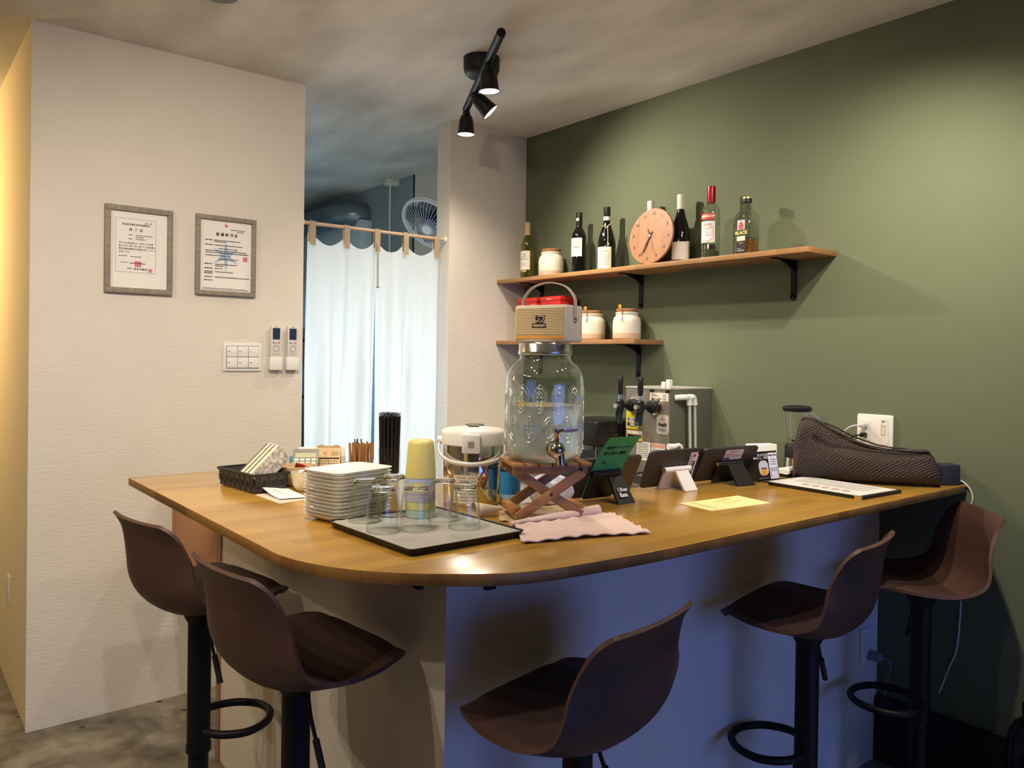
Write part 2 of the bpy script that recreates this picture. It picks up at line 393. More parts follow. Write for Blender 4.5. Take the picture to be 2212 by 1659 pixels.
# ------------------------------------------------------------------ bar counter
out = [(.622, 2.705), (.622, 2.3), (.622, 1.9), (.622, 1.6), (.6225, 1.51), (.641, 1.422), (.688, 1.325), (.752, 1.249), (.81, 1.199), (.875, 1.152), (.962, 1.117), (1.112, 1.096), (1.31, 1.084), (1.6, 1.083)]
cv = [(p.x, p.y) for p in smooth_path([(x, y, 0) for x, y in out], 4)]
outline = cv + [(XG-.001, 1.083), (XG-.001, 1.66), (1.375, 1.66), (1.375, 2.705)]
me = G().prism(outline, ZC-.024, ZC).mesh('countertop', CW, smooth=35, bevel=(.0025, 2))
me.materials.append(CWE)
for p in me.polygons:
    if abs(p.normal.z) < .5: p.material_index = 1
ct = tag(link('countertop', me), 'golden brown laminated wood bar top with a rounded corner', 'countertop')
XB, YB = .932, 1.371
zt = ZC-.024
bs = thing('bar_side_base', 'pale papered knee wall under the side of the bar next to the gate', 'counter base', (XB, YB, 0))
G().box(0, .1, .1005, 1.375, 0, zt).obj('side_panel', WALL, bs, smooth=0)
G().box(-.006, .106, 1.375, 1.388, 0, zt).obj('end_board', GATEW, bs, smooth=0)
G().box(.0, .1, 1.388, 1.425, 0, zt).obj('end_post', mat('grey_post', '#8a8176', .7), bs, smooth=0)
bc = thing('bar_front_base', 'pale papered knee wall under the front of the bar lit blue', 'counter base', (XB, YB, 0))
G().box(0, XG-XB-.002, 0, .1, 0, zt).obj('front_panel', WALL, bc, smooth=0)
def bracket(p, tip):
    d = Vector(tip)-Vector(p); L_ = d.length; m = T(*p) @ Matrix.Rotation(math.atan2(d.y, d.x), 4, 'Z')
    g = G().box(0, L_, -.011, .011, -.005, 0, m)
    g.box(L_-.012, L_, -.011, .011, -.02, 0, m)
    return g
for q, side in (((897, 1266), 0), ((1062, 1268), 1)):
    p = onz(q, zt-.015)
    a = (XB-.001, p.y, zt-.0003) if side == 0 else (p.x, YB-.001, zt-.0003)
    bracket(a, (p.x, p.y, zt-.0003)).obj('bracket', BLACK, ct, smooth=30)
gt = thing('swing_gate', 'light plywood half gate between the bar and the pale wall', 'gate', (XB+.01, 2.80, 0))
G().box(0, .022, .004, YW-2.80-.004, .43, .90).obj('gate_board', GATEW, gt, smooth=30, bevel=.002)
for z in (.5, .83): G().cyl((-.004, .006, z-.03), (-.004, .006, z+.03), .007).obj('hinge', STEEL, gt)
bk = thing('back_counter', 'steel topped work counter behind the bar along the green wall', 'worktop', (2.26, 1.7, 0))
G().box(0, XG-2.26-.002, 0, 1.62, .85, .885).obj('worktop', STEEL, bk, smooth=30, bevel=.003)
G().box(.03, XG-2.26-.01, .01, 1.61, 0, .85).obj('cabinet_body', WHITEP, bk, smooth=0)
# ------------------------------------------------------------------ wall shelves
SD = .1965
def shelf(label, z, y0, y1, ys):
    t = thing('wall_shelf', label, 'shelf', (XG, y0, z-.02), 0)
    G().box(-SD, -.001, 0, y1-y0, 0, .02).obj('board', SHW, t, smooth=30, bevel=.0012)
    for y in ys:
        yy = y-y0; b = thing2('bracket', t)
        G().box(-.15, -.001, yy-.011, yy+.011, -.004, -.0005).box(-.006, -.001, yy-.012, yy+.012, -.145, -.004).obj('bracket_plate', BLACK, b, smooth=30)
        g = G(); prof = []
        for i in range(13):
            a = i/12; prof.append((-.006-.10*(1-a)**2.2, -.004-.055*a))
        vs = [(-.006, yy-.004, -.004)]+[(x, yy-.004, zz) for x, zz in prof]; n = len(vs)
        g.add(vs+[(x, yy+.004, zz) for x, _, zz in vs], [tuple(range(n)), tuple(range(2*n-1, n-1, -1))]+[(i, (i+1) % n, n+(i+1) % n, n+i) for i in range(n)])
        g.obj('bracket_web', BLACK, b, smooth=30)
        g = G(); g.lathe([(.012, 0), (.012, .005)], 14, T(-.001, yy, -.145) @ RY(-90)); g.lathe([(.005, 0), (.004, .004), (0, .005)], 10, T(-.006, yy, -.142) @ RY(-90))
        g.obj('screw_end', BLACK, b)
    return t
def thing2(name, parent):
    o = bpy.data.objects.new(name, None); COL.objects.link(o); o.parent = parent; o.empty_display_size = .02; return o
Z1, Z2 = 1.823, 1.497
shelf('long wooden wall shelf carrying the bottles and the clock', Z1, 1.552, YW-.002, (1.725, 2.518, 3.229))
shelf('short wooden wall shelf carrying the lidded cream jars', Z2, 2.382, YW-.002, (2.527, 3.229))
# ================================================================== bar stools
SP = [  # v-profile: y (front is -y), z, half width, edge lift, forward wrap
 (-.176, .058, .128, 0, 0), (-.166, .078, .168, .002, 0), (-.13, .078, .196, .008, 0), (-.07, .060, .214, .020, 0), (0, .044, .220, .034, .0),
 (.060, .038, .220, .050, .004), (.112, .054, .216, .058, .014), (.148, .094, .206, .056, .034), (.164, .150, .194, .042, .046), (.171, .206, .182, .024, .042),
 (.177, .254, .170, .010, .032), (.186, .284, .160, .002, .022), (.192, .297, .142, 0, .014)]
def shell_pt(u, v, off=0., kw=1.):
    n = len(SP)-1; x = v*n; i = min(int(x), n-1); t = x-i
    q = [SP[max(0, min(n, i+k))] for k in (-1, 0, 1, 2)]
    c = [.5*((2*q[1][k])+(q[2][k]-q[0][k])*t+(2*q[0][k]-5*q[1][k]+4*q[2][k]-q[3][k])*t*t+(3*q[1][k]-q[0][k]-3*q[2][k]+q[3][k])*t**3) for k in range(5)]
    uu = (2*u-1); a = abs(uu)
    return (uu*c[2]*kw, c[0]-c[4]*a**2.2, c[1]+c[3]*a**2.4+off)
def make_stool():
    t = thing('bar_stool', 'x', 'stool')
    zb = .678
    G().grid(shell_pt, 24, 40, T(0, 0, zb)).obj('seat_shell', BROWN, t, smooth=60, thick=-.009)
    pad = G()
    def pf(u, v):
        a = (2*u-1); e = (1-abs(a)**6)*(1-(2*v-1)**8); p = shell_pt(.5+a*.43, .055+v*.40)
        return (p[0], p[1], p[2]+.004+.016*e)
    pad.grid(pf, 20, 20, T(0, 0, zb)); pad.obj('seat_pad', BROWNP, t, smooth=60)
    G().lathe([(.034, .676), (.045, .700), (.045, .712)], 20).obj('seat_mount', BLACK, t)
    G().lathe([(.0305, .315), (.0305, .690)], 28).lathe([(.033, .315), (.033, .335)], 28).obj('column_sleeve', BLACK, t)
    G().lathe([(.0265, .02), (.0265, .32)], 24).obj('column', BLACK, t)
    G().lathe([(.198, 0), (.2, .006), (.19, .012), (.1, .022), (.04, .034), (.032, .05)], 40).obj('base_disc', BLACK, t)
    lp = smooth_path([(-.028, -.004, 0), (-.075, -.03, 0), (-.108, -.085, 0), (-.092, -.15, 0), (-.045, -.192, 0), (0, -.202, 0), (.045, -.192, 0), (.092, -.15, 0), (.108, -.085, 0), (.075, -.03, 0), (.028, -.004, 0)], 5)
    G().tube([(p.x, p.y, .372) for p in lp], .011, 10).obj('footrest', BLACK, t)
    g = G().tube([(-.03, 0, .683), (-.062, .005, .676), (-.07, .005, .648), (-.082, .005, .623), (-.095, .005, .60)], .0045, 8)
    lv = g.obj('lever', BLACK, t); G().cyl((-.093, .005, .604), (-.128, .005, .538), .0075, .0075, 10).obj('lever_grip', BLKP, lv)
    return t
S0 = make_stool()
STOOLS = [((.697, 2.226), 99, 'brown shell bar stool pulled up by the plywood swing gate'),
          ((.718, 1.632), 95, 'brown shell bar stool at the side of the bar below the stacked plates'),
          ((1.106, 1.150), 191, 'brown shell bar stool at the rounded corner below the pink cloth'),
          ((1.955, 1.15), 191, 'brown shell bar stool beside the low socket in front of the bar'),
          ((2.545, 1.115), 224, 'brown shell bar stool squeezed against the green wall under the woven bag')]
for i, ((x, y), rz, lb) in enumerate(STOOLS):
    s = S0 if i == 0 else dup(S0)
    s.location = (x, y, 0); s.rotation_euler = (0, 0, R(rz)); s['label'] = lb; s['group'] = 'brown bar stools around the counter'
    dz = (0, 0, .055, .02, .02)[i]
    if dz:      # set lower on its gas lift
        for ch in s.children:
            if ch.name.split('.')[0] not in ('column', 'base_disc'): ch.location.z -= dz
# ================================================================== ceiling spot rails
EMIT = mat('lit_bulb', '#fff4e0', .3, emit=((1.0, .86, .66, 1), 14))
LAMPIN = mat('lamp_white_inside', '#f2eee6', .5)
def spot(parent, name, m, power, cone, blend, color=(1.0, .875, .71), r=.021):
    l = bpy.data.lights.new(name, 'SPOT'); l.energy = power; l.color = color; l.spot_size = R(cone); l.spot_blend = blend; l.shadow_soft_size = r
    o = bpy.data.objects.new(name, l); COL.objects.link(o); o.parent = parent; o.matrix_local = m
    return o
def spot_rail(label, c, a, b, heads, zb=2.545, power=33):
    """c canopy xy, a-b rail ends xy, heads: (fraction along rail, aim vector, power factor, cone)"""
    t = thing('spot_rail', label, 'ceiling light', (c[0], c[1], CEIL), 0, 'black spot rails on the ceiling')
    z = zb-CEIL; A = Vector((a[0]-c[0], a[1]-c[1], z)); B = Vector((b[0]-c[0], b[1]-c[1], z))
    G().lathe([(.074, 0), (.073, -.045), (.068, -.062), (.055, -.074), (.02, -.078)], 32).obj('canopy', BLACK, t)
    G().cyl((0, 0, -.06), (0, 0, z), .012).obj('stem', BLACK, t)
    G().cyl(A, B, .0165, None, 20).obj('rail', BLACK, t)
    for k, (fr, aim, pw, cone) in enumerate(heads):
        p = A+(B-A)*fr; d = Vector(aim).normalized()
        h = thing2('lamp_head', t)
        q = Vector((0, 0, -1)).rotation_difference(d).to_matrix().to_4x4(); j = p+Vector((0, 0, -.022)); q.translation = j
        G().cyl(p+Vector((0, 0, -.01)), j, .009).lathe([(.0001, .014), (.014, .01), (.018, 0), (.014, -.012)], 16, T(*j)).obj('joint', BLACK, h)
        prof = [(.015, -.004), (.026, -.016), (.0315, -.034), (.0345, -.062), (.037, -.088), (.0415, -.098)]
        G().lathe(prof+[(.0395, -.098), (.035, -.085), (.031, -.05)], 28, q, True, False).obj('head_shade', BLACK, h, smooth=50)
        G().lathe([(.0385, -.0965), (.0342, -.085), (.030, -.052)], 28, q, False, False).obj('reflector', LAMPIN, h, smooth=60)
        G().lathe([(.027, -.060), (.028, -.072), (.021, -.079), (.0001, -.081)], 24, q, True, False).obj('bulb', EMIT, h, smooth=60)
        spot(h, 'lamp_light', q @ T(0, 0, -.102), power*pw, cone, 1.0)
    return t
rail_a, rail_b = onz((1083, 70), 2.545), onz((1007, 236), 2.545)
spot_rail('black three headed spot rail hanging from the ceiling over the bar', (1.905, 2.60), rail_a, rail_b,
          [(.30, (.05, 0, -1), 1.15, 140), (.70, (.62, -.42, -.75), 2.0, 135), (.985, (0, .02, -1), .9, 140)])
spot_rail('black spot rail on the ceiling nearer the front window by the green wall', (1.85, .72), (1.45, .55), (2.1, 1.02),
          [(.05, (-.2, .3, -.8), .8, 130), (.5, (.45, .1, -.85), 1.7, 130), (.98, (.42, .3, -.85), 1.9, 130)])
spot_rail('black spot rail on the ceiling above the customer side of the pale wall', (.45, 1.35), (.2, 1.0), (.75, 1.7),
          [(.05, (-.2, .6, -.8), 1.3, 130), (.5, (.2, .7, -.75), 1.3, 130), (.98, (.3, .7, -.75), 1.3, 130)])
spot_rail('black spot rail on the ceiling over the dining side away from the bar', (-.95, 1.75), (-1.2, 1.4), (-.7, 2.1),
          [(.05, (.4, .1, -.8), .8, 130), (.5, (.6, .1, -.75), .9, 130), (.98, (.5, .4, -.8), .8, 130)])
g = G(); p = onz((465, -6), CEIL)
dt = thing('ceiling_detector', 'round grey fitting on the ceiling in front of the pale wall', 'ceiling fitting', (p.x, p.y-.045, CEIL))
G().lathe([(.06, 0), (.058, -.012), (.04, -.02), (.0001, -.022)], 28).obj('detector_body', mat('grey_fitting', '#6f7276', .35), dt)
G().lathe([(.064, 0), (.064, -.004), (.058, -.006)], 28).obj('detector_ring', DGREY, dt)
# ================================================================== things on the pale wall
FRW = mat('grey_wood_frame', '#8f8474', .6, noise=(8, .18, 4, (9, 1, 1)))
FRW2 = mat('grey_wood_frame_up', '#8f8474', .6, noise=(8, .18, 4, (1, 1, 9)))
def picture_frame(label, x0, x1, z0, z1, wv):
    w, h = x1-x0, z1-z0
    t = thing('picture_frame', label, 'picture frame', ((x0+x1)/2, YW, (z0+z1)/2))
    x, z = w/2, h/2; d = .018
    for (a, b, c, e, mm) in ((-x, x, z-wv, z, FRW), (-x, x, -z, -z+wv, FRW), (-x, -x+wv, -z+wv, z-wv, FRW2), (x-wv, x, -z+wv, z-wv, FRW2)):
        G().box(a, b, -d, -.001, c, e).obj('frame_bar', mm, t, smooth=30, bevel=.002)
    G().box(-x+wv*.8, x-wv*.8, -.006, -.003, -z+wv*.8, z-wv*.8).obj('certificate', PAPER, t, smooth=0)
    return t, x-wv, z-wv
t, x, z = picture_frame('grey wood frame holding a bordered certificate with two red seals', .681, .931, 1.640, 1.981, .021)
Y0 = -.0065
def border(g, x0, x1, z0, z1, w, y=Y0):
    g.box(x0, x1, y-.0004, y, z0, z0+w).box(x0, x1, y-.0004, y, z1-w, z1).box(x0, x0+w, y-.0004, y, z0, z1).box(x1-w, x1, y-.0004, y, z0, z1); return g
border(G(), -.086, .062, -.088, .122, .0008).obj('border_line', GREYINK, t, smooth=0)
text('食品衛生責任者養成講習会', .0085, INK, t, T(-.012, Y0, .099), bold=.00005)
text('修  了  証', .0125, INK, t, T(-.012, Y0, .079), bold=.0001)
text('第 46 号', .0075, INK, t, T(.035, Y0, .108))
for k, r in enumerate(['あなたは食品衛生法（昭和 22 年法律', '第 233 号）第 51 条に基づいた食品衛生', '責任者養成講習会の課程を修了したこと', 'を証します。']):
    text(r, .0076, INK, t, T(-.074, Y0, .026-.0115*k), 'LEFT')
scrib(t, GREYINK, [(-.012, .05, .058, .004, .003), (-.012, .016, .051, .004, .003), (-.04, -.024, .058, .004, .004), (-.04, -.024, .043, .004, .004), (-.012, .026, .043, .004, .003), (-.074, -.044, -.025, .004, .003), (-.03, .008, -.026, .004, .003), (-.068, -.04, -.05, .003, .002), (-.034, .024, -.052, .005, .004), (-.042, -.024, -.073, .005, .006), (-.018, .03, -.074, .007, .009)], name='fine_print', y=Y0)
G().box(-.016, .008, Y0-.0003, Y0, -.066, -.043).obj('square_seal', PINKINK, t, smooth=0)
G().lathe([(.008, 0), (.008, .0005)], 20, T(.042, Y0, -.077) @ RX(90)).obj('round_seal', PINKINK, t, smooth=0)
t, x, z = picture_frame('grey wood frame holding a licence with a pale blue star', 1.021, 1.273, 1.652, 1.985, .019)
g = G()
for k in range(6):
    a = R(90+60*k); L_ = .062 if k % 3 == 0 else .060
    pts = [(L_*math.cos(a), 0, L_*math.sin(a)*1.05), (.0165*math.cos(a-R(36)), 0, .0165*math.sin(a-R(36))), (0, 0, 0), (.0165*math.cos(a+R(36)), 0, .0165*math.sin(a+R(36)))]
    g.add([(px, Y0, pz) for px, _, pz in pts], [(0, 3, 2, 1)])
g.obj('star_print', BLUEINK, t, smooth=0)
text('営 業 許 可 証', .0155, INK, t, T(.004, Y0-.0003, .089), bold=.0003)
rows = [(.02, .08, .113, .0035, .004), (.045, .075, .106, .0035, .003)]
for zz, a, b in ((.064, -.05, .06), (.058, -.05, 0), (.044, -.05, .07), (.03, -.03, .045), (.02, -.085, .085), (.012, -.085, .095), (0, -.085, .0), (-.014, -.03, .05), (-.036, -.045, .045), (-.043, -.045, -.01), (-.054, -.045, -.015), (-.068, -.045, .03), (-.09, -.045, .1)):
    rows.append((a, b, zz, .0042, .0035))
for zz in (.064, .044, -.036, -.054, -.068, -.075, -.09, -.104): rows.append((-.088, -.055, zz, .0048, .005))
rows += [(-.095, .09, -.137, .0022, .002), (-.095, .1, -.142, .0022, .002)]
scrib(t, INK, rows, name='fine_print', y=Y0-.0003)
G().box(.072, .092, Y0-.0003, Y0, -.017, .003).obj('square_seal', PINKINK, t, smooth=0)
G().box(-.006, .006, Y0-.0003, Y0, .122, .134).obj('top_seal', PINKINK, t, smooth=0)
# switch plate
t = thing('switch_plate', 'white plate of six rocker switches below the framed certificates', 'light switch', (1.2225, YW, 1.394))
G().prism(rrect(-.0825, .0825, -.06, .06, .006), .001, .008).obj('plate', WHITEP, t, bevel=.002, m=RX(90))
G().box(-.07, .07, -.0095, -.008, -.048, .048).obj('switch_field', GREYINK, t, smooth=0)
for i in range(3):
    for j in range(2):
        x, zz = -.0465+.0465*i, (-.0235 if j == 0 else .0235)
        s = G().box(x-.0222, x+.0222, -.0125, -.0085, zz-.0225, zz+.0225).obj('rocker', WHITEP, t, smooth=30, bevel=.001)
        G().box(x-.017, x-.009, -.0129, -.0124, zz-.0015, zz+.001).obj('mark', mat('indicator_green', '#3fae52', .4) if (i, j) == (2, 1) else INK, s, smooth=0)
# air conditioner remotes
def remote(label, x):
    t = thing('remote_control', label, 'remote control', (x, YW, 1.437), 0, 'remote controls in wall holders')
    G().box(-.0285, .0285, -.030, -.001, -.098, -.042).obj('wall_holder', WHITEP, t, smooth=30, bevel=.003)
    G().prism(rrect(-.0235, .0235, -.085, .098, .006), .010, .027).obj('remote_body', OFFW, t, bevel=.0025, m=RX(90))
    G().box(-.0165, .0165, -.0278, -.0268, .036, .086).obj('screen', mat('lcd_dark', '#2d3a52', .2), t, smooth=0)
    for k, c in enumerate((mat('button_blue', '#6f7fa6', .5), mat('button_grey', '#b3b0a8', .5), mat('button_amber', '#b98a2f', .5))):
        G().lathe([(.0042, 0), (.0042, .002)], 14, T(-.012+.012*k, -.0265, .022) @ RX(90)).obj('button', c, t)
    ring = [(.0135*math.cos(a/24*6.2832), -.0278, -.003+.0135*math.sin(a/24*6.2832)) for a in range(24)]
    G().tube(ring, .0014, 6, True).obj('button_ring', mat('button_line', '#a6a299', .5), t)
    for k in range(3): G().lathe([(.0038, 0), (.0038, .0015)], 12, T(-.012+.012*k, -.0265, -.027) @ RX(90)).obj('button', mat('button_grey', '#b3b0a8', .5), t)
    G().box(-.006, .006, -.0274, -.0268, .091, .0935).obj('emitter', GREYINK, t, smooth=0)
    return t
remote('white remote control in a wall holder beside the switch plate', 1.363)
remote('white remote control in a wall holder next to the kitchen opening', 1.439)
# outlet of the passage wall
t = thing('wall_outlet', 'white socket plate low on the warm lit passage wall', 'outlet', (XL-.003, 3.882, .411))
G().box(-.006, 0, -.035, .035, -.06, .06).obj('plate', WHITEP, t, bevel=.002)
G().box(-.0075, -.006, -.012, .012, -.035, .035).obj('socket_face', OFFW, t)
# socket on the knee wall
t = thing('wall_outlet', 'white socket plate low on the front of the bar with a grey plug', 'outlet', (2.697, YB, .42))
G().box(-.036, .036, -.007, 0, -.06, .06).obj('plate', WHITEP, t, bevel=.002)
G().box(-.013, .013, -.009, -.007, -.04, .04).obj('socket_face', OFFW, t, smooth=30)
G().box(.004, .036, -.05, -.007, -.05, -.02).obj('plug', mat('grey_plug', '#7d828c', .5), t, bevel=.006)
g = G().tube(smooth_path([(.02, -.05, -.035), (.045, -.07, -.05), (.07, -.05, -.12), (.08, -.03, -.25), (.085, -.03, -.40)], 5), .0025, 6).obj('cord', mat('grey_plug', '#7d828c'), t)
# socket on the green wall
t = thing('wall_outlet', 'large white socket plate on the green wall with two plugs', 'outlet', (XG, 1.39, 1.163), -90)
G().prism(rrect(-.065, .065, -.06, .06, .007), .001, .012).obj('plate', WHITEP, t, bevel=.003, m=RX(90))
G().box(-.05, -.014, -.0135, -.012, -.034, .036).obj('socket_face', OFFW, t, smooth=30)
G().box(.022, .05, -.0135, -.012, -.045, .045).obj('switch_face', OFFW, t, smooth=30)
border(G(), .026, .038, -.012, .022, .001, -.0137).box(.028, .036, -.0139, -.0135, .034, .040).obj('printing', GREYINK, t, smooth=0)
p1 = G().box(-.04, -.024, -.045, -.013, .012, .028).obj('white_plug', mat('white_plug', '#c9c8cc', .4), t, bevel=.004)
G().tube(smooth_path([(-.034, -.045, .02), (-.06, -.058, .016), (-.085, -.06, -.005), (-.1, -.05, -.04), (-.105, -.045, -.09)], 5), .003, 7).obj('cord', mat('white_plug', '#c9c8cc'), p1)
p2_ = G().box(-.04, -.024, -.042, -.013, -.022, -.006).obj('black_plug', BLKP, t, bevel=.004)
G().tube(smooth_path([(-.034, -.042, -.014), (-.055, -.055, -.02), (-.07, -.055, -.04), (-.075, -.05, -.08)], 5), .003, 7).obj('cord', BLKP, p2_)
# thin cord hanging along the green wall past the end of the bar
cd = [onx(q, XG-.004) for q in ((2063, 1037), (2080, 1041), (2096, 1058), (2101, 1078), (2097, 1096))]
cd = [Vector((p.x-.0, p.y, p.z)) for p in cd]+[Vector((XG-.004, p.y, p.z)) for p in (onx((2083, 1180), XG), onx((2076, 1310), XG), onx((2068, 1400), XG), onx((2052, 1440), XG), onx((2030, 1495), XG))]
tag(G().tube(smooth_path(cd, 5), .0028, 7).obj('power_cord', mat('cord_white', '#c9c6bd', .5)), 'thin white cord running over the bar end and down the green wall', 'cord')
# ================================================================== kitchen beyond the opening
YR = YW+.035
za, zb_ = ony((660, 481), YR).z, ony((965, 518), YR).z
xa, xb = XO+.001, XP-.001
rodz = (za+zb_)/2
t = thing('curtain_rod', 'thin cream tension rod across the kitchen opening', 'curtain rod', (xa, YR, rodz))
G().cyl((0, 0, 0), (xb-xa, 0, 0), .0085, None, 14).obj('rod', mat('cream_rod', '#c9ad90', .35), t)
for x in (0, xb-xa-.012): G().cyl((x, 0, 0), (x+.012, 0, 0), .015, None, 16).obj('rod_end', WHITEP, t)
CLOTH = cloth_mat('cream_cotton', '#ece9df', .68); TABM = cloth_mat('cotton_tab', '#c9b79c', .35)
t = thing('noren_curtain', 'cream cotton split curtain hanging in the kitchen opening', 'curtain', (0, YR, rodz))
tabs = [ony((px, 500), YR).x for px in (674, 748, 814, 876, 942)]
def ztop(x):
    for i in range(4):
        if tabs[i] <= x <= tabs[i+1]:
            f = (x-tabs[i])/(tabs[i+1]-tabs[i]); return -.042-.052*math.sin(math.pi*f)
    return -.045
def fold(x, v, ph):
    u = x*2*math.pi
    s = .020*math.sin(u*5.2+ph+1.2*v)+.014*math.sin(u*9.1+2*ph-2*v)+.006*math.sin(u*15+4*v)
    return s*(.25+.75*min(1, v*2.2))
def panel(i0, i1, ph, sl):
    x0, x1 = tabs[i0]-(.018 if i0 == 0 else .0), tabs[i1]+(.018 if i1 == 4 else 0); zb0 = -1.42
    def fn(u, v):
        x = x0+(x1-x0)*u; zt_ = ztop(x); z_ = zt_+(zb0-zt_)*v
        xx = x
        if sl < 0 and v > .18: xx = x-(.012*(v-.18)/.82)*u*1.4
        if sl > 0 and v > .18: xx = x+(.008*(v-.18)/.82)*(1-u)
        return (xx, fold(x, v, ph)+.004, z_)
    return G().grid(fn, 60, 50)
for a, b, ph, sl, nm in ((0, 2, .6, -1, 'curtain_panel'), (2, 4, 2.1, 1, 'curtain_panel')):
    panel(a, b, ph, sl).obj(nm, CLOTH, t, smooth=80)
for x in tabs:
    g = G(); w = .014
    pr = [(-.011, -.10), (-.0115, -.03), (-.0115, 0), (-.007, .0105), (0, .0125), (.007, .0105), (.0115, 0), (.0115, -.03), (.012, -.085)]
    vs = [(x-w, y, z_) for y, z_ in pr]+[(x+w, y, z_) for y, z_ in pr]; n = len(pr)
    g.add(vs, [(i, i+1, n+i+1, n+i) for i in range(n-1)]); g.obj('curtain_tab', TABM, t, smooth=60, thick=.0012)
G().box(tabs[2]-.004, tabs[2]+.004, -.016, -.012, -.27, -.06).lathe([(.006, 0), (.009, .004), (.006, .008)], 10, T(tabs[2], -.016, -.275)).obj('centre_seam', TABM, t)
# duct, hood box, junction box, fan, rack
DUCT = mat('galvanised_duct', '#7b8790', .32, .7)
t = thing('exhaust_duct', 'grey metal exhaust duct with an elbow under the kitchen ceiling', 'duct', (XG-.17, 5.22, 2.43))
pth = [(0, 1.4, 0), (0, .9, 0), (0, .5, 0), (0, .22, 0)]+[(.15-.15*math.cos(R(a)), .12-.14*math.sin(R(a))+.02, 0) for a in range(0, 91, 15)]+[(.168, 0, 0)]
G().tube(pth, .085, 22).obj('duct_tube', DUCT, t, smooth=60)
for y in (.22, .36, .5): G().lathe([(.088, -.006), (.09, 0), (.088, .006)], 22, T(0, y, 0) @ RX(90), False, False).obj('duct_seam', DUCT, t)
hx = ony((780, 473), 5.116)
t = thing('range_hood', 'pale metal hood cabinet on the kitchen wall under the duct', 'range hood', (hx.x, 5.116, 0))
hm = mat('hood_white', '#c3d3de', .35)
G().box(0, XG-hx.x-.005, 0, 1.25, 1.62, hx.z).obj('hood_body', hm, t, smooth=30, bevel=.003)
for k in range(3): G().box(-.002, 0, .12+.0*k, .3, 2.10-.03*k, 2.112-.03*k).obj('vent_slot', DGREY, t, smooth=0)
jb = onx((860, 380), XG-.005)
t = thing('junction_box', 'white ceiling box with a hanging cable on the kitchen wall', 'junction box', (XG-.005, 4.735, CEIL-.052))
G().box(-.085, 0, 0, .065, .006, .051).obj('box_body', OFFW, t, bevel=.003)
G().tube(smooth_path([(-.05, .04, .008), (-.05, .04, -.2), (-.045, .045, -.45), (-.05, .03, -.8), (-.05, .03, -1.3)], 4), .006, 7).obj('cable', OFFW, t)
fc = onx((932, 482), XG-.30)
t = thing('wall_fan', 'white wall fan with blue blades in the kitchen behind the curtain', 'fan', fc)
fanaxis = Vector((-.55, -.18, -.62)).normalized(); q = Vector((0, 0, 1)).rotation_difference(fanaxis).to_matrix().to_4x4()
FW = mat('fan_white', '#d5dce2', .35); rr = .175
def circ(r, z, n=40): return [q @ Vector((r*math.cos(6.2832*k/n), r*math.sin(6.2832*k/n), z)) for k in range(n)]
G().tube(circ(rr, 0), .008, 8, True).tube(circ(rr, .018), .006, 8, True).obj('guard_rim', FW, t)
g = G()
for k in range(44):
    a = 6.2832*k/44; c_, s_ = math.cos(a), math.sin(a)
    g.tube([q @ Vector((r_*c_, r_*s_, z_)) for r_, z_ in ((.035, .062), (.09, .06), (.14, .045), (.17, .018))], .0011, 4)
    g.tube([q @ Vector((r_*c_, r_*s_, z_)) for r_, z_ in ((.04, -.06), (.1, -.055), (.15, -.035), (.175, 0))], .0011, 4)
g.obj('guard_wires', FW, t)
G().lathe([(.0001, .07), (.03, .068), (.034, .058)], 20, q).obj('guard_cap', FW, t)
BL = mat('fan_blue', '#5a68a8', .3); BLD = thin_glass('fan_clear_blade', '#b9c2cc')
g = G()
for k in range(5):
    m_ = q @ RZ(72*k)
    vs = []
    for i in range(7):
        r_ = .025+.135*i/6; w_ = .025+.045*math.sin(math.pi*min(1, (i+1)/7.5)); vs += [(r_, -w_, -.012), (r_, w_, .012)]
    g.add(vs, [(2*i, 2*i+1, 2*i+3, 2*i+2) for i in range(6)], m_)
g.obj('fan_blades', BLD, t, smooth=60, thick=.002)
G().lathe([(.03, .02), (.036, -.02), (.05, -.05)], 20, q).obj('fan_hub', BL, t)
G().lathe([(.045, -.06), (.06, -.08), (.058, -.16), (.04, -.18), (.0001, -.185)], 24, q).obj('motor_housing', FW, t, smooth=60)
mp_ = q @ Vector((0, 0, -.14)); G().tube([mp_, mp_+Vector((.1, .03, -.05)), Vector((.296, .05, -.12))], .02, 10).box(.28, .297, 0, .1, -.2, -.02).obj('wall_arm', FW, t)
t = thing('kitchen_rack', 'dark steel storage rack in the kitchen behind the curtain', 'shelf rack', (2.36, 5.3, 0))
for x in (0, .38):
    for y in (0, 1.1): G().box(x, x+.025, y, y+.025, 0, 1.6).obj('rack_post', DGREY, t, smooth=0)
for z in (.25, .7, 1.1, 1.5): G().box(0, .405, 0, 1.125, z, z+.02).obj('rack_shelf', DGREY, t, smooth=0)
for k, (x, y, z, a, b, c, cl, lb) in enumerate([(2.40, 5.35, .72, .3, .3, .28, '#2c3550', 'dark blue storage crate on the kitchen rack'), (2.40, 5.75, 1.12, .28, .35, .25, '#2f4a86', 'blue storage bin on the kitchen rack'), (2.42, 5.36, 1.12, .25, .28, .2, '#ced3da', 'white food tub on the kitchen rack'), (2.42, 5.8, .72, .25, .3, .22, '#5f7f6a', 'green food tub on the kitchen rack')]):
    b_ = thing('storage_bin', lb, 'bin', (x, y, z))
    G().box(0, a, 0, b, 0, c*.85).obj('bin_body', mat('bin_%d' % k, cl, .5), b_, bevel=.01)
    G().box(-.006, a+.006, -.006, b+.006, c*.85, c).obj('bin_lid', mat('bin_lid_%d' % k, cl, .4), b_, bevel=.004)
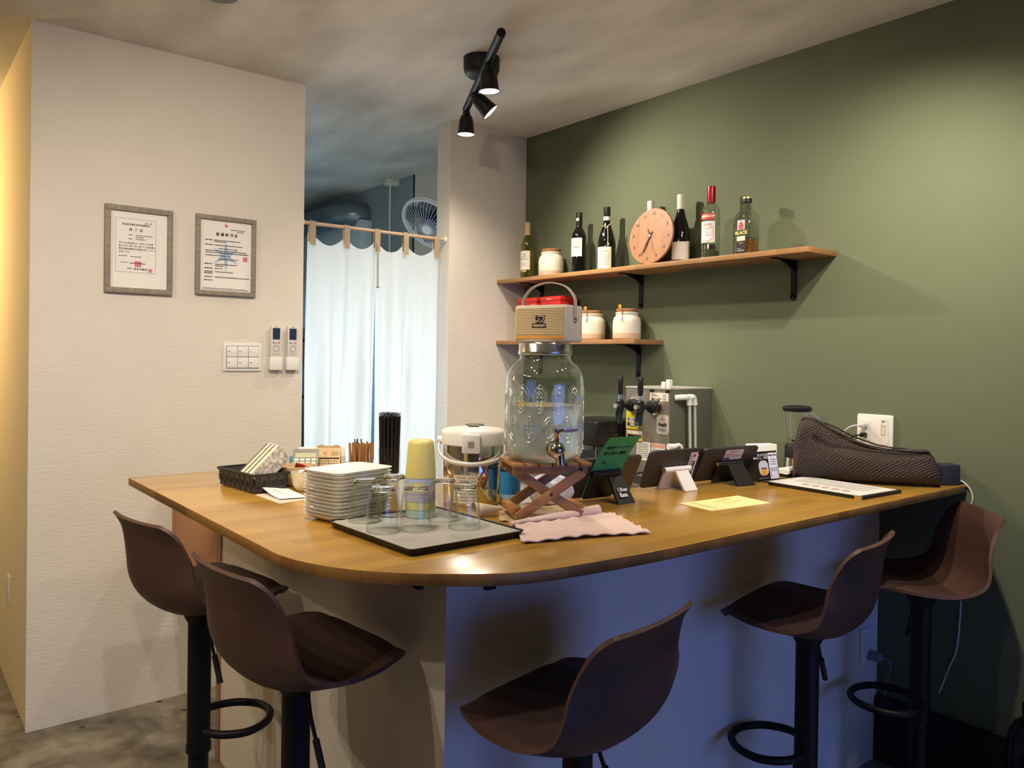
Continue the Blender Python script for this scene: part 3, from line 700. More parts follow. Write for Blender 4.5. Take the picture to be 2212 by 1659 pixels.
# ================================================================== things on the side of the bar
# ---- woven basket with three printed boxes
BW = mat('black_woven_strap', '#2a2827', .6, noise=(60, .25, 3)); BW2 = mat('charcoal_woven_strap', '#3d3a37', .6)
bx_, by_ = .872, 2.308
t = thing('woven_basket', 'black woven strap basket holding three printed boxes', 'basket', (bx_, by_, ZC), 6)
hw, hd, hh = .050, .108, .05
G().box(-hw+.006, hw-.006, -hd+.006, hd-.006, .001, .005).obj('basket_floor', BW, t, smooth=0)
def wallstrip(p0, p1, n, nm):
    p0, p1 = Vector(p0), Vector(p1); d = (p1-p0)/n; nrm = Vector((d.y, -d.x, 0)).normalized()
    for r_ in range(3):
        g = G(); h0, h1 = .003+r_*.0155, .003+(r_+1)*.0155
        for i in range(n):
            off = nrm*(.0022 if (i+r_) % 2 else .0002); o0 = nrm*.006*(h0/.05); o1 = nrm*.006*(h1/.05)
            a, b = p0+d*(i+.04), p0+d*(i+.96); q = [a+o0, b+o0, b+o1, a+o1]; zz = [h0, h0, h1, h1]
            vs = [(v.x+off.x, v.y+off.y, z_) for v, z_ in zip(q, zz)]+[(v.x-nrm.x*.002, v.y-nrm.y*.002, z_) for v, z_ in zip(q, zz)]
            g.add(vs, [(0, 1, 2, 3), (7, 6, 5, 4), (0, 4, 5, 1), (1, 5, 6, 2), (2, 6, 7, 3), (3, 7, 4, 0)])
        o = g.obj(nm, BW if r_ % 2 else BW2, t, smooth=0); o['kind'] = 'stuff'
for a, b, n in (((-hw, -hd), (hw, -hd), 7), ((hw, -hd), (hw, hd), 13), ((hw, hd), (-hw, hd), 7), ((-hw, hd), (-hw, -hd), 13)):
    wallstrip((a[0], a[1], 0), (b[0], b[1], 0), n, 'woven_side')
rim = [(x*1.09, y*1.06, .052) for x, y in ((-hw, -hd), (hw, -hd), (hw, hd), (-hw, hd))]
G().tube(rim, .0045, 6, True).obj('basket_rim', BW, t)
BOXC = mat('cream_card', '#e6dcbf', .7); BOXP = mat('patterned_card', '#cfc6bb', .7, noise=(95, .55, 3)); BOXG = mat('grey_pattern', '#6e675f', .7, noise=(150, .5, 2))
for k in range(3):
    b_ = thing('printed_box', ('slim cream printed box at the outer side of the three in the basket', 'middle slim cream printed box of the three in the basket', 'slim cream printed box of the three nearest the basket centre')[k], 'box', (bx_-.002, by_-.070+.0275*k, ZC+.004), 6, 'printed boxes in the basket')
    m = T(-.040, 0, .047) @ RY(-42)
    G().box(0, .118, -.013, .013, -.055, 0).obj('box_body', BOXP, b_, smooth=0, bevel=.0008, m=m)
    G().box(.001, .117, -.0128, .0128, 0, .0006).obj('box_spine', BOXC, b_, smooth=0, m=m)
    G().box(.002, .116, .004, .0125, .0006, .001).obj('spine_pattern', BOXG, b_, smooth=0, m=m)
    G().box(.118, .1186, -.0128, .0128, -.054, -.001).obj('box_end', BOXC, b_, smooth=0, m=m)
# ---- loose sheets
def sheet(name, label, cat, pts, mat_, z=ZC, lift=.0, th=.0006, group=None, curl=None):
    c = sum((Vector(p) for p in pts), Vector((0, 0)))/len(pts)
    t = thing(name, label, cat, (c.x, c.y, z), 0, group)
    a, b, d, e = [Vector(p)-c for p in pts]
    def fn(u, v):
        p = a*(1-u)*(1-v)+b*u*(1-v)+d*u*v+e*(1-u)*v
        return (p.x, p.y, .0008+lift+(curl(u, v) if curl else 0))
    G().grid(fn, 10, 10).obj('sheet', mat_, t, smooth=60, thick=th)
    return t
P2 = lambda q, z=ZC: tuple(onz(q, z)[:2])
sheet('paper_slip', 'pinkish slip of paper under the folded white note on the bar', 'paper', [P2((551, 1069)), P2((603, 1088)), P2((664, 1080)), P2((612, 1062))], mat('pinkish_paper', '#d9c3b4', .8))
t = sheet('paper_note', 'folded white note with handwriting beside the woven basket', 'paper', [P2((556, 1062)), P2((604, 1081)), P2((664, 1077)), P2((622, 1058))], PAPER, ZC+.003, curl=lambda u, v: .022*(1-u)**2*(1-v)**1.2)
scrib(t, GREYINK, [(-.03, .03, zz, .003, .006) for zz in (-.02, -.008, .004, .016)], T(0, 0, .003) @ RX(-90) @ RZ(20), name='handwriting')
# ---- bowls
def lathe_thing(name, label, cat, loc, prof, m_, seg=32, group=None, part='body'):
    t = thing(name, label, cat, loc, 0, group); G().lathe(prof, seg).obj(part, m_, t, smooth=50); return t
TANB = mat('tan_ceramic', '#c7ad85', .35, noise=(20, .06, 2)); CREB = mat('pale_cream_ceramic', '#ddceaa', .3)
bp = Vector((.96, 2.25, 0))
bowl = lathe_thing('bowl', 'tan bowl holding small packets behind the plate stack', 'bowl', (.994, 2.278, ZC), [(.030, 0), (.033, .003), (.047, .018), (.056, .042), (.058, .060), (.056, .061), (.053, .045), (.044, .022), (.028, .009), (.001, .008)], TANB)
cp_ = Vector((.965, 2.14, 0))
cupb = lathe_thing('small_cup', 'pale cream cup holding packets beside the plate stack', 'cup', (.972, 2.170, ZC), [(.020, 0), (.024, .004), (.033, .02), (.038, .045), (.0385, .056), (.0365, .056), (.034, .04), (.028, .018), (.001, .008)], CREB)
def packet(name, label, cat, loc, s, m_, rx, ry, rz, col2=None):
    t = thing(name, label, cat, loc, rz)
    w, h = s
    def fn(u, v): return ((u-.5)*w, .004*math.sin(math.pi*u)*math.sin(math.pi*v), (v-.0)*h)
    mm = RX(rx) @ RY(ry)
    G().grid(fn, 8, 8).obj('wrapper', m_, t, smooth=60, thick=.0012, m=mm)
    if col2: G().box(-w/2, w/2, -.004, .006, h*.72, h*.98).obj('wrapper_band', col2, t, smooth=0, m=mm)
    return t
SILV = mat('silver_foil', '#b9bfca', .25, .6); GFO = mat('grey_foil', '#6d7080', .3, .5); REDF = mat('red_foil', '#c33a2c', .35)
packet('snack_packet', 'red wrapped packet sticking out of the tan bowl', 'packet', (bp.x+.035, bp.y+.02, ZC+.03), (.03, .05), REDF, 35, 20, -40)
packet('snack_packet', 'clear and white pointed packet standing in the cream cup', 'packet', (cp_.x+.0, cp_.y+.03, ZC+.02), (.035, .055), mat('frosted_wrap', '#d6d3cb', .3), 20, 30, -20, REDF)
packet('snack_packet', 'dark grey foil packet lying over the cream cup', 'packet', (cp_.x+.045, cp_.y+.045, ZC+.035), (.06, .05), GFO, 60, -10, -35, SILV)
# ---- packs behind the bowls, calculator, desk calendar, small dishes
q = onz((640, 1000), ZC); by0 = 2.56
t = thing('wet_wipe_pack', 'white pouch with a small red square behind the bowls', 'pouch', (1.262, 2.672, ZC), -14)
G().box(-.085, .085, -.012, .012, 0, .064).obj('pouch', PAPER, t, bevel=.006)
G().box(-.072, -.052, -.0135, -.012, .040, .056).obj('red_square', mat('pink_red', '#cf2f4a', .6), t, smooth=0)
G().box(-.085, .085, -.0128, -.012, .008, .026).obj('blue_window', mat('pale_film', '#b9c9d2', .3), t, smooth=0)
t = thing('blue_packet', 'bright blue packet next to the printed boxes', 'packet', (1.135, 2.60, ZC), -40)
G().box(-.024, .024, -.008, .008, 0, .045).obj('packet_body', mat('sky_blue', '#3f8fc4', .4), t, bevel=.004)
t = thing('black_tray', 'small black dish tray behind the bowls', 'tray', (1.02, 2.46, ZC), 5)
G().prism(rrect(-.085, .085, -.06, .06, .02), 0, .014).obj('tray_body', BLKP, t, bevel=.003)
t = thing('calculator', 'grey desk calculator tilted behind the tan bowl', 'calculator', (1.118, 2.50, ZC+.0), -30)
m = T(0, 0, .012) @ RX(40) @ Matrix.Scale(.86, 4)
G().prism(rrect(-.05, .05, 0, .11, .006), -.012, 0).obj('calculator_body', mat('calc_grey', '#8b867f', .4), t, bevel=.002, m=m)
G().box(-.04, .04, .062, .086, 0, .001).obj('calculator_display', mat('lcd_green', '#b9bb98', .3), t, smooth=0, m=m)
for j in range(3):
    for i in range(4): G().box(-.041+.022*i, -.025+.022*i, .008+.017*j, .02+.017*j, 0, .004).obj('key', OFFW, t, smooth=30, m=m)
G().box(-.012, .012, -.02, .006, 0, .012).obj('foot', BLKP, t, smooth=0, m=T(0, .03, 0))
cal = onz((706, 1006), ZC)
t = thing('desk_calendar', 'kraft paper desk calendar standing as a tent', 'calendar', (1.238, 2.565, ZC), -33)
CALM = mat('kraft_cream', '#dcc093', .8); h_ = .083
for sgn in (1, -1):
    G().box(-.041, .041, -.0008, .0008, 0, h_).obj('calendar_leaf', CALM, t, smooth=0, m=T(0, -.026*sgn, 0) @ RX(-20*sgn))
mf = T(0, -.0275, 0) @ RX(-20)
text('12', .013, mat('calendar_red', '#d0572f', .7), t, mf @ T(-.012, -.0002, .056), bold=.0003)
G().box(-.038, .038, -.0006, 0, .036, .0405).obj('weekday_bar', INK, t, smooth=0, m=mf); G().box(-.038, -.030, -.0009, -.0005, .036, .0405).obj('sunday_bar', mat('calendar_red', '#d0572f'), t, smooth=0, m=mf)
scrib(t, GREYINK, [(-.035, .036, zz, .003, .008) for zz in (.028, .02, .012, .005)]+[(.01, .035, zz, .002, .003) for zz in (.05, .055, .06)], mf, name='calendar_print')
for x in (-.026, .026):
    for k in range(3): G().tube([(x+.005*(k-1), .004*math.cos(a_), h_*.94+.004*math.sin(a_)) for a_ in [i*.785 for i in range(8)]], .0007, 5, True).obj('wire_ring', STEEL, t)
for k in range(3):
    t = lathe_thing('small_dish', ('lowest flat pale cream dish of the small stack behind the plates', 'middle flat pale cream dish of the small stack behind the plates', 'top pale cream dish of the small stack behind the plates')[k], 'dish', (1.24+.012*k, 2.37+.008*k, ZC+.0105*k), [(.045, 0), (.05, .003), (.062, .009), (.063, .0105), (.06, .0105), (.048, .005), (.001, .004)], CREB, 32, 'small dishes behind the plates', 'dish_body')
# ---- rectangular plates
def dish(w, d, hgt):
    g = G(); S = []
    for sc, z in ((.70, 0), (.72, .001), (.84, .006), (.985, hgt-.001), (1, hgt), (.985, hgt+.0003), (.95, hgt-.002), (.80, .0062), (.55, .0052), (.02, .005)):
        o = rrect(-w/2*sc, w/2*sc, -d/2*sc, d/2*sc, .026*max(sc, .3) if sc > .1 else .001, 5); S.append([(x, y, z) for x, y in o])
    return g.loft(S)
pl = dish(.186, .140, .017).obj('rectangular_plate', CREAM, smooth=60)
NPL = 13
for k in range(NPL):
    o = pl if k == 0 else dup(pl)
    o.location = (.904+random.uniform(-.0015, .0015), 1.762+random.uniform(-.0015, .0015), ZC+.0003+.00865*k); o.rotation_euler = (0, 0, R(14+random.uniform(-.8, .8)))
    tag(o, 'topmost white rectangular plate of the tall stack on the bar' if k == NPL-1 else 'white rectangular plate within the tall stack on the bar', 'plate', 'rectangular plates stacked on the bar')
# ---- straws and stirrers
sp_ = (1.266, 2.193)
t = thing('straw_holder', 'clear tumbler full of black wrapped straws', 'tumbler', (sp_[0], sp_[1], ZC))
G().lathe([(.033, 0), (.0335, .004), (.0355, .105)], 28, None, True, False).obj('tumbler_wall', GLASS, t, smooth=50)
G().tube([(.0355*math.cos(a/24*6.2832), .0355*math.sin(a/24*6.2832), .105) for a in range(24)], .0008, 5, True).obj('tumbler_rim', GLASS, t)
stw = mat('black_straw', '#17161a', .35); stf = thin_glass('straw_film', '#e8e8ea', .9, 1.6)
st0 = G().lathe([(.0042, .002), (.0042, .200)], 8).obj('drinking_straw', stw, smooth=40)
G().lathe([(.0046, .198), (.0046, .206), (.006, .212)], 6, None, False, False).obj('wrapper_end', stf, st0, smooth=0)
k = 0
for ring, n in ((0, 1), (.0098, 6), (.0192, 12), (.0275, 15)):
    for i in range(n):
        a = 6.2832*i/n+ring*40; o = st0 if k == 0 else dup(st0); k += 1
        o.location = (sp_[0]+ring*math.cos(a)*.95, sp_[1]+ring*math.sin(a)*.95, ZC+.001+random.uniform(0, .006)); o.rotation_euler = (-.022*math.sin(a)*ring/.0275, .022*math.cos(a)*ring/.0275, 0)
        tag(o, 'black wrapped drinking straw standing in the clear tumbler', 'straw', 'black straws in the tumbler')
hp = (1.19, 2.235)
t = thing('stirrer_holder', 'clear square tub of brown wrapped stirrers', 'holder', (hp[0], hp[1], ZC), -35)
G().prism(rrect(-.036, .036, -.03, .03, .005), 0, .004).obj('tub_floor', GLASS, t)
g = G(); o_ = rrect(-.037, .037, -.031, .031, .006); n = len(o_)
g.add([(x, y, .004) for x, y in o_]+[(x, y, .07) for x, y in o_], [(i, (i+1) % n, n+(i+1) % n, n+i) for i in range(n)]); g.obj('tub_wall', GLASS, t, smooth=50)
brn = mat('brown_stirrer_paper', '#94683e', .6, noise=(40, .15, 2)); s0 = G().box(-.0035, .0035, -.0013, .0013, .004, .118).obj('stirrer', brn, smooth=0)
k = 0
for i in range(8):
    for j in range(3):
        o = s0 if k == 0 else dup(s0); k += 1
        lx, ly = -.029+.0083*i, -.02+.02*j; c_, s_ = math.cos(R(-35)), math.sin(R(-35))
        o.location = (hp[0]+lx*c_-ly*s_, hp[1]+lx*s_+ly*c_, ZC+random.uniform(0, .006)); o.rotation_euler = (random.uniform(-.07, .07), random.uniform(-.07, .07), R(-35+random.uniform(-25, 25)))
        tag(o, 'brown paper wrapped stirrer standing in the clear tub', 'stirrer', 'stirrers in the tub')
t = lathe_thing('metal_tumbler', 'slim steel tumbler with dark picks behind the stirrers', 'tumbler', (1.205, 2.285, ZC), [(.017, 0), (.018, .09), (.0165, .09), (.015, .004)], STEEL, 20, None, 'tumbler_wall')
for i in range(5): G().cyl((.008*math.cos(i*1.3), .008*math.sin(i*1.3), .005), (.011*math.cos(i*1.3), .011*math.sin(i*1.3), .128), .002, None, 6).obj('pick', DGREY, t)
# ---- tray with paper mat
tx, ty, ta = .963, 1.508, 1.2
t = thing('serving_tray', 'black serving tray lined with grey paper under the glasses', 'tray', (tx, ty, ZC), ta)
S = []
for w, d, z in ((.140, .165, 0), (.143, .168, .002), (.150, .175, .016), (.151, .176, .0165), (.148, .173, .0165), (.142, .167, .006), (.01, .01, .006)):
    S.append([(x, y, z) for x, y in rrect(-w, w, -d, d, .012 if w > .05 else .002, 4)])
G().loft(S).obj('tray_body', BLKP, t, smooth=40)
def wv(u, v):
    x, y = -.1465+.293*u, -.1715+.343*v
    return (x, y, .0135+.0009*math.sin(y*900+2*math.sin(x*260)))
LIN = mat('tray_paper', '#a9a49c', .9)
G().grid(wv, 70, 130).obj('paper_liner', LIN, t, smooth=80)
LL = RZ(ta)
# ---- upturned glasses
gl = thing('water_glass', 'upturned clear water glass on the paper lined tray', 'glass', (0, 0, 0), 0, 'upturned glasses on the tray')
G().lathe([(.0365, .0005), (.0355, .03), (.033, .065), (.029, .088), (.024, .098), (.0001, .099)], 36, None, False, False).obj('glass_wall', GLASS, gl, smooth=60)
G().lathe([(.0345, .0005), (.0335, .03), (.031, .065), (.027, .083), (.018, .088), (.0001, .0885)], 36, None, False, False).obj('glass_inside', GLASS, gl, smooth=60)
G().tube([(.0356*math.cos(a/32*6.2832), .0356*math.sin(a/32*6.2832), .0012) for a in range(32)], .0011, 6, True).obj('glass_rim', GLASS, gl)
G().lathe([(.001, .0886), (.017, .088), (.0255, .0875), (.0275, .092), (.023, .0975), (.001, .0986)], 32, None, False, False).obj('glass_base', mat('solid_clear_glass', '#ffffff', .0, trans=1., ior=1.45), gl, smooth=60)
for k, qq in enumerate(((787, 1125), (826, 1147), (850, 1112), (898, 1143), (957, 1122), (1003, 1139))):
    p = onz(qq, ZC+.015); o = gl if k == 0 else dup(gl); o.location = (p.x, p.y, ZC+.0148)
# ---- stacked pastel cups
p = onz((908, 1118), ZC+.015); cx_, cy_ = p.x+.012, p.y+.02
cols = ['#b4cabd', '#dccf7e', '#bfb6c6', '#d2c2b4', '#b4bfd8', '#dfd07a']; zs = [0, .020, .040, .060, .080, .098]
for k, (c_, z_) in enumerate(zip(cols, zs)):
    nm = ('pale green', 'golden yellow', 'mauve', 'beige', 'pale blue', 'yellow')[k]
    o = thing('plastic_cup', '%s plastic cup nested %s the upturned cup stack' % (nm, 'on top of' if k == 5 else 'in'), 'cup', (cx_, cy_, ZC+.0148+z_*.95), 0, 'upturned cups stacked on the tray')
    G().lathe([(.036, 0), (.0362, .004), (.031, .080), (.029, .0865), (.024, .0895), (.0001, .09)], 36, None, False, False).obj('cup_wall', mat('cup_%d' % k, c_, .35), o, smooth=60, thick=.0)
# ---- stainless pot with white lid
px_, py_ = 1.278, 1.758
t = thing('insulated_pot', 'stainless steel pot with white clip lid and bail handle', 'pot', (px_, py_, ZC), -40)
rb = .0825
G().lathe([(rb-.003, 0), (rb, .004), (rb, .158), (rb-.002, .162)], 48).obj('steel_body', CHROME, t, smooth=50)
G().lathe([(rb+.001, .158), (rb+.005, .161), (rb+.006, .190), (rb+.003, .197), (rb-.006, .201), (.03, .206), (.0001, .207)], 48).obj('white_lid', WHITEP, t, smooth=50)
G().prism(rrect(-.024, .024, .142, .192, .004), rb+.001, rb+.011).obj('lid_clasp', WHITEP, t, bevel=.003, m=RX(90))
G().box(-.008, .008, -rb-.0125, -rb-.011, .158, .174).obj('clasp_window', mat('clasp_grey', '#8f8b80', .4), t, smooth=0)
G().prism(rrect(-.014, .014, -.02, .02, .004), .2055, .2085).obj('spout_cover', DGREY, t)
G().lathe([(.026, .204), (.026, .2085), (.02, .21)], 20, T(.0, .04, 0)).obj('pump_ring', mat('ring_grey', '#55544f', .4), t)
hd_ = [( (rb+.012)*math.sin(R(a)), -(rb+.012)*math.cos(R(a)), .165-.052*math.cos(R(a))**.55 if abs(a) < 90 else .165) for a in range(-90, 91, 10)]
G().tube(hd_, .0035, 10, flat=.0065).obj('bail_handle', WHITEP, t, smooth=60)
for sx_ in (-1, 1): G().cyl((sx_*(rb), 0, .168), (sx_*(rb+.016), 0, .168), .011, None, 14).obj('handle_pivot', WHITEP, t)
lm = []
g = G()
def lab(u, v):
    a = R(-34+46*u); return ((rb+.0006)*math.sin(a), -(rb+.0006)*math.cos(a), .008+.075*v)
g.grid(lab, 10, 1); lb_ = g.obj('paper_label', mat('label_cream', '#d6c9ae', .7), t, smooth=60)
g = G()
for k in range(8):
    zz = .076-.0085*k
    for i in range(9):
        if (i*7+k*3) % 5 == 0: continue
        a0, a1 = R(-31+4.6*i), R(-31+4.6*i+3.4); r_ = rb+.0009
        g.add([(r_*math.sin(a0), -r_*math.cos(a0), zz-.001), (r_*math.sin(a1), -r_*math.cos(a1), zz-.001), (r_*math.sin(a1), -r_*math.cos(a1), zz+.001), (r_*math.sin(a0), -r_*math.cos(a0), zz+.001)], [(0, 1, 2, 3)])
o = g.obj('label_print', GREYINK, t, smooth=0); o['kind'] = 'stuff'
# ---- blue bottle-green strip behind the stand (water jug) and white bag
t = lathe_thing('water_bottle', 'tall clear bottle with a blue label behind the wooden stand', 'bottle', (1.318, 1.645, ZC), [(.026, 0), (.028, .004), (.028, .10), (.02, .12), (.011, .13), (.011, .142), (.0001, .143)], thin_glass('pale_blue_glass', '#c9dbe6'), 24, None, 'bottle_wall')
G().lathe([(.0284, .035), (.0284, .095)], 24, None, False, False).obj('bottle_label', mat('label_blue', '#2f7fb8', .4), t)
t = thing('plastic_bag', 'white crumpled plastic bag behind the wooden stand', 'bag', (1.425, 1.605, ZC), -20)
def bagf(u, v):
    a = 6.2832*u; ph = math.pi*v; r_ = .06*math.sin(ph)**.6*(1+.14*math.sin(3*a+4*v)+.08*math.sin(7*a+9*v)); return (r_*math.cos(a), .5*r_*math.sin(a), .0005+.075*(1-math.cos(ph))/2*(1+.1*math.sin(5*a)))
G().grid(bagf, 40, 20).obj('bag_film', mat('white_film', '#dedddf', .35), t, smooth=60)
# ================================================================== beverage dispenser on its stand
dx, dy, dr = 1.305, 1.495, -25
SH = .142
t = thing('folding_stand', 'small folding wooden crossed leg stand under the dispenser', 'stand', (dx, dy, ZC), dr)
def plank(p0, p1, w, th, m_=STW, nm='leg'):
    p0, p1 = Vector(p0), Vector(p1); d = p1-p0; L_ = d.length; x = d.normalized(); y = Vector((0, 1, 0)); z = x.cross(y).normalized()
    m = Matrix((x, y, z)).transposed().to_4x4(); m.translation = p0
    return G().box(0, L_, -th/2, th/2, -w/2, w/2).obj(nm, m_, t, smooth=30, bevel=.001, m=m)
for y in (-.066, .066): plank((-.083, y, .011), (.083, y, SH-.022), .023, .011)
for y in (-.052, .052): plank((.083, y, .011), (-.083, y, SH-.022), .023, .011)
for x in (-.083, .083):
    G().box(x-.010, x+.010, -.060 if x < 0 else -.046, .060 if x < 0 else .046, .016, .034).obj('foot_rail', mat('stand_end_grain', '#a9743c', .6, noise=(30, .25, 3)), t, smooth=30, bevel=.001)
for y in (-.062, .062): G().box(-.094, .094, y-.005, y+.005, SH-.026, SH-.008).obj('top_rail', STW, t, smooth=30, bevel=.001)
for k in range(6): G().box(-.098+.034*k, -.098+.034*k+.028, -.078, .078, SH-.008, SH).obj('slat', STW, t, smooth=30, bevel=.001)
for x, z in ((0, SH/2-.005), (.076, SH-.017)): G().lathe([(.004, 0), (.003, .003), (.0001, .0035)], 10, T(x, -.071, z) @ RX(90)).obj('rivet', mat('dark_rivet', '#3a2a20', .4, .5), t)
jz = ZC+SH
t = thing('beverage_dispenser', 'embossed glass jar dispenser of lemon water with steel tap', 'dispenser', (dx, dy, jz))
JR = .0975
DG = thin_glass('dispenser_glass', '#f0f6f4', 1.0, 1.58)
prof = [(.062, .002), (.078, .001), (.090, .008), (.0965, .022), (JR, .04), (JR, .185), (.0965, .205), (.091, .222), (.080, .236), (.069, .245), (.064, .252), (.063, .27)]
G().lathe(prof, 64, None, True, False).obj('glass_jar', DG, t, smooth=60)
wm = mat('lemon_water', '#eceee6', .32, trans=.58, ior=1.33, spec=.3)
G().lathe([(.06, .006), (.085, .012), (.093, .026), (.0945, .045), (.0945, .138), (.0001, .138)], 64).obj('water', wm, t, smooth=50)
# embossed medallions
g = G()
def onjar(a, z, o=.0006): return ((JR+o)*math.cos(a), (JR+o)*math.sin(a), z)
def medallion(a0, zc, sa, sz, flip):
    out_ = []
    for k in range(33):
        q = k/32*2*math.pi; r_ = 1.0
        x = math.sin(q)*(.72+.28*math.cos(q)*flip); z = math.cos(q); z = z*(1.0 if z*flip > 0 else .85)
        if z*flip > .6: x *= .75
        out_.append((a0+sa*x, zc+sz*z))
    return out_
NM = 13
for row, (zc, fl) in enumerate(((.150, 1), (.085, -1))):
    for k in range(NM):
        a0 = 6.2832*(k+.5*row)/NM
        for sc, rr_ in ((1.0, .0013), (.68, .0009)):
            g.tube([onjar(a, z) for a, z in medallion(a0, zc, .225*sc, .033*sc, fl)][:-1], rr_, 5, True)
        for dz in (-.010, 0, .010):
            for da in (-.05, .05): g.lathe([(.0012, -.0004), (.0024, .0006), (.0001, .0018)], 6, T(*onjar(a0+da, zc+dz)) @ RZ(math.degrees(a0)) @ RY(90), False, False)
        g.lathe([(.0016, -.0004), (.003, .0008), (.0001, .002)], 6, T(*onjar(a0, zc+.016*fl)) @ RZ(math.degrees(a0)) @ RY(90), False, False)
EG = thin_glass('embossed_glass', '#f4f7f5', 1.0, 2.1, .3)
o = g.obj('embossed_relief', EG, t, smooth=60); o['kind'] = 'stuff'
G().lathe([(.0655, .262), (.0675, .264), (.0675, .270), (.0662, .273), (.0662, .288), (.064, .292), (.0001, .2925)], 48).obj('steel_lid', mat('lid_steel', '#d2cec6', .2, .9), t, smooth=50)
LEM = mat('lemon_slice', '#d9b62c', .4, trans=.3)
for k, (x, y, rx_) in enumerate(((-.02, -.03, 12), (.03, -.02, -10), (-.045, .02, 20), (.02, .03, 5))):
    G().lathe([(.026, -.002), (.027, 0), (.026, .002)], 24, T(x, y, .134) @ RX(rx_)).obj('lemon_slice', LEM, t)
ta_ = R(243); tm = T(JR*math.cos(ta_), JR*math.sin(ta_), .038) @ Matrix.Rotation(ta_-R(270), 4, 'Z')   # local -y points out of the jar
TAP = mat('tap_steel', '#c2b9ac', .12, 1.)
G().lathe([(.012, .01), (.012, -.004)], 20, tm @ RX(90)).lathe([(.020, .002), (.020, .006), (.012, .007)], 24, tm @ RX(90)).obj('tap_collar', TAP, t)
sph = [(.0001, -.021)]+[(.021*math.cos(R(a)), .021*math.sin(R(a))) for a in range(-75, 76, 15)]+[(.0001, .021)]
G().lathe(sph, 24, tm @ T(0, -.026, 0)).obj('tap_body', TAP, t, smooth=60)
G().lathe([(.011, -.034), (.0115, -.018), (.013, 0)], 20, tm @ T(.004, -.032, 0) @ RY(-8)).obj('tap_spout', TAP, t)
G().lathe([(.006, .016), (.006, .036), (.009, .04), (.0085, .05), (.0001, .051)], 16, tm @ T(0, -.026, 0)).obj('tap_stem', TAP, t)
lv = G().tube([tm @ Vector(p) for p in ((0, -.026, .044), (.018, -.03, .047))], .0045, 10).obj('tap_lever', TAP, t)
G().tube([tm @ Vector(p) for p in ((.016, -.0295, .0465), (.022, -.031, .048), (.045, -.034, .050), (.050, -.0345, .0505))], [.0045, .0065, .0062, .003], 12).obj('lever_grip', mat('window_tinted_grip', '#7f86a8', .25), lv, smooth=60)  # blue reflection of the shop window is put into the grip colour
# ---- retro loudspeaker
sz0 = jz+.293
t = thing('bluetooth_speaker', 'cream retro loudspeaker with carry strap on top of the dispenser', 'speaker', (dx+.006, dy-.004, sz0), -72)
SPK = mat('cream_leatherette', '#d8cdb8', .5, bump=(400, .15)); GRL = mat('speaker_cloth', '#e8d5a8', .7)
w, d, h = .075, .043, .092
G().box(-w, w, -d, d, .001, h).obj('speaker_case', SPK, t, bevel=(.007, 4))
G().box(-w+.006, w-.006, -d-.0008, -d+.001, .008, h-.008).obj('grille_back', mat('grille_dark', '#c4aa74', .8), t, smooth=0)
g = G()
for k in range(17): g.tube([(-w+.0065, -d-.0008, .021+.0039*k), (w-.0065, -d-.0008, .021+.0039*k)], .0013, 6)
o = g.obj('grille_ribs', GRL, t); o['kind'] = 'stuff'
G().box(-w+.0065, w-.0065, -d-.0018, -d, .009, .0155).obj('orange_strip', mat('amber_strip', '#f2a54c', .4), t, smooth=30)
LG = mat('logo_dark', '#2b1f14', .5); LW = mat('logo_cream', '#e7dcc2', .5)
ol = [(-.015, .066), (.016, .066), (.015, .056), (.009, .0475), (-.008, .0475), (-.0135, .056)]
lg = G().prism([(x, z) for x, z in ol], .0015, .0028).obj('logo_plate', LG, t, smooth=0, m=T(0, -d, 0) @ RX(90))
G().prism([(-.02, .036), (.019, .036), (.020, .039), (.018, .046), (-.019, .046), (-.02, .043)], .0015, .0028).obj('name_plate', LG, t, smooth=0, m=T(0, -d, 0) @ RX(90))
G().tube([(-.013, -d-.003, .064), (-.008, -d-.003, .064)], .0011, 5).tube(smooth_path([(-.0125, -d-.003, .064), (-.0115, -d-.003, .056), (-.006, -d-.003, .051), (-.001, -d-.003, .054), (0, -d-.003, .060)], 4), .0011, 5).obj('logo_letter', LW, lg)
G().tube(smooth_path([(-.004, -d-.003, .064), (.006, -d-.003, .064), (.0135, -d-.003, .063), (.012, -d-.003, .055), (.006, -d-.003, .0505), (.002, -d-.003, .0505)], 4), .0011, 5).obj('logo_letter', LW, lg)
scrib(t, LW, [(-.0165, .0165, .041, .005, .0035)], T(0, -d-.0028, 0), name='name_print')
STR = mat('pinkish_leather', '#cdb5a2', .5)
ps = smooth_path([(w+.001, 0, .052), (w+.0015, 0, .085), (w-.002, 0, .112), (w-.022, 0, .136), (w-.05, 0, .147), (0, 0, .150), (-w+.05, 0, .147), (-w+.022, 0, .136), (-w+.002, 0, .112), (-w-.0015, 0, .085), (-w-.001, 0, .052)], 5)
G().tube(ps, .0085, 10, flat=.0016).obj('carry_strap', STR, t, smooth=60)
for sx_ in (-1, 1): G().lathe([(.0065, 0), (.0055, .003), (.0001, .004)], 16, T(sx_*(w+.002), 0, .058) @ RY(90*sx_)).obj('strap_screw', CHROME, t)
G().box(-.05, -.03, -.012, .012, h, h+.004).obj('speaker_buttons', mat('peach_button', '#d99a6b', .5), t, bevel=.001)
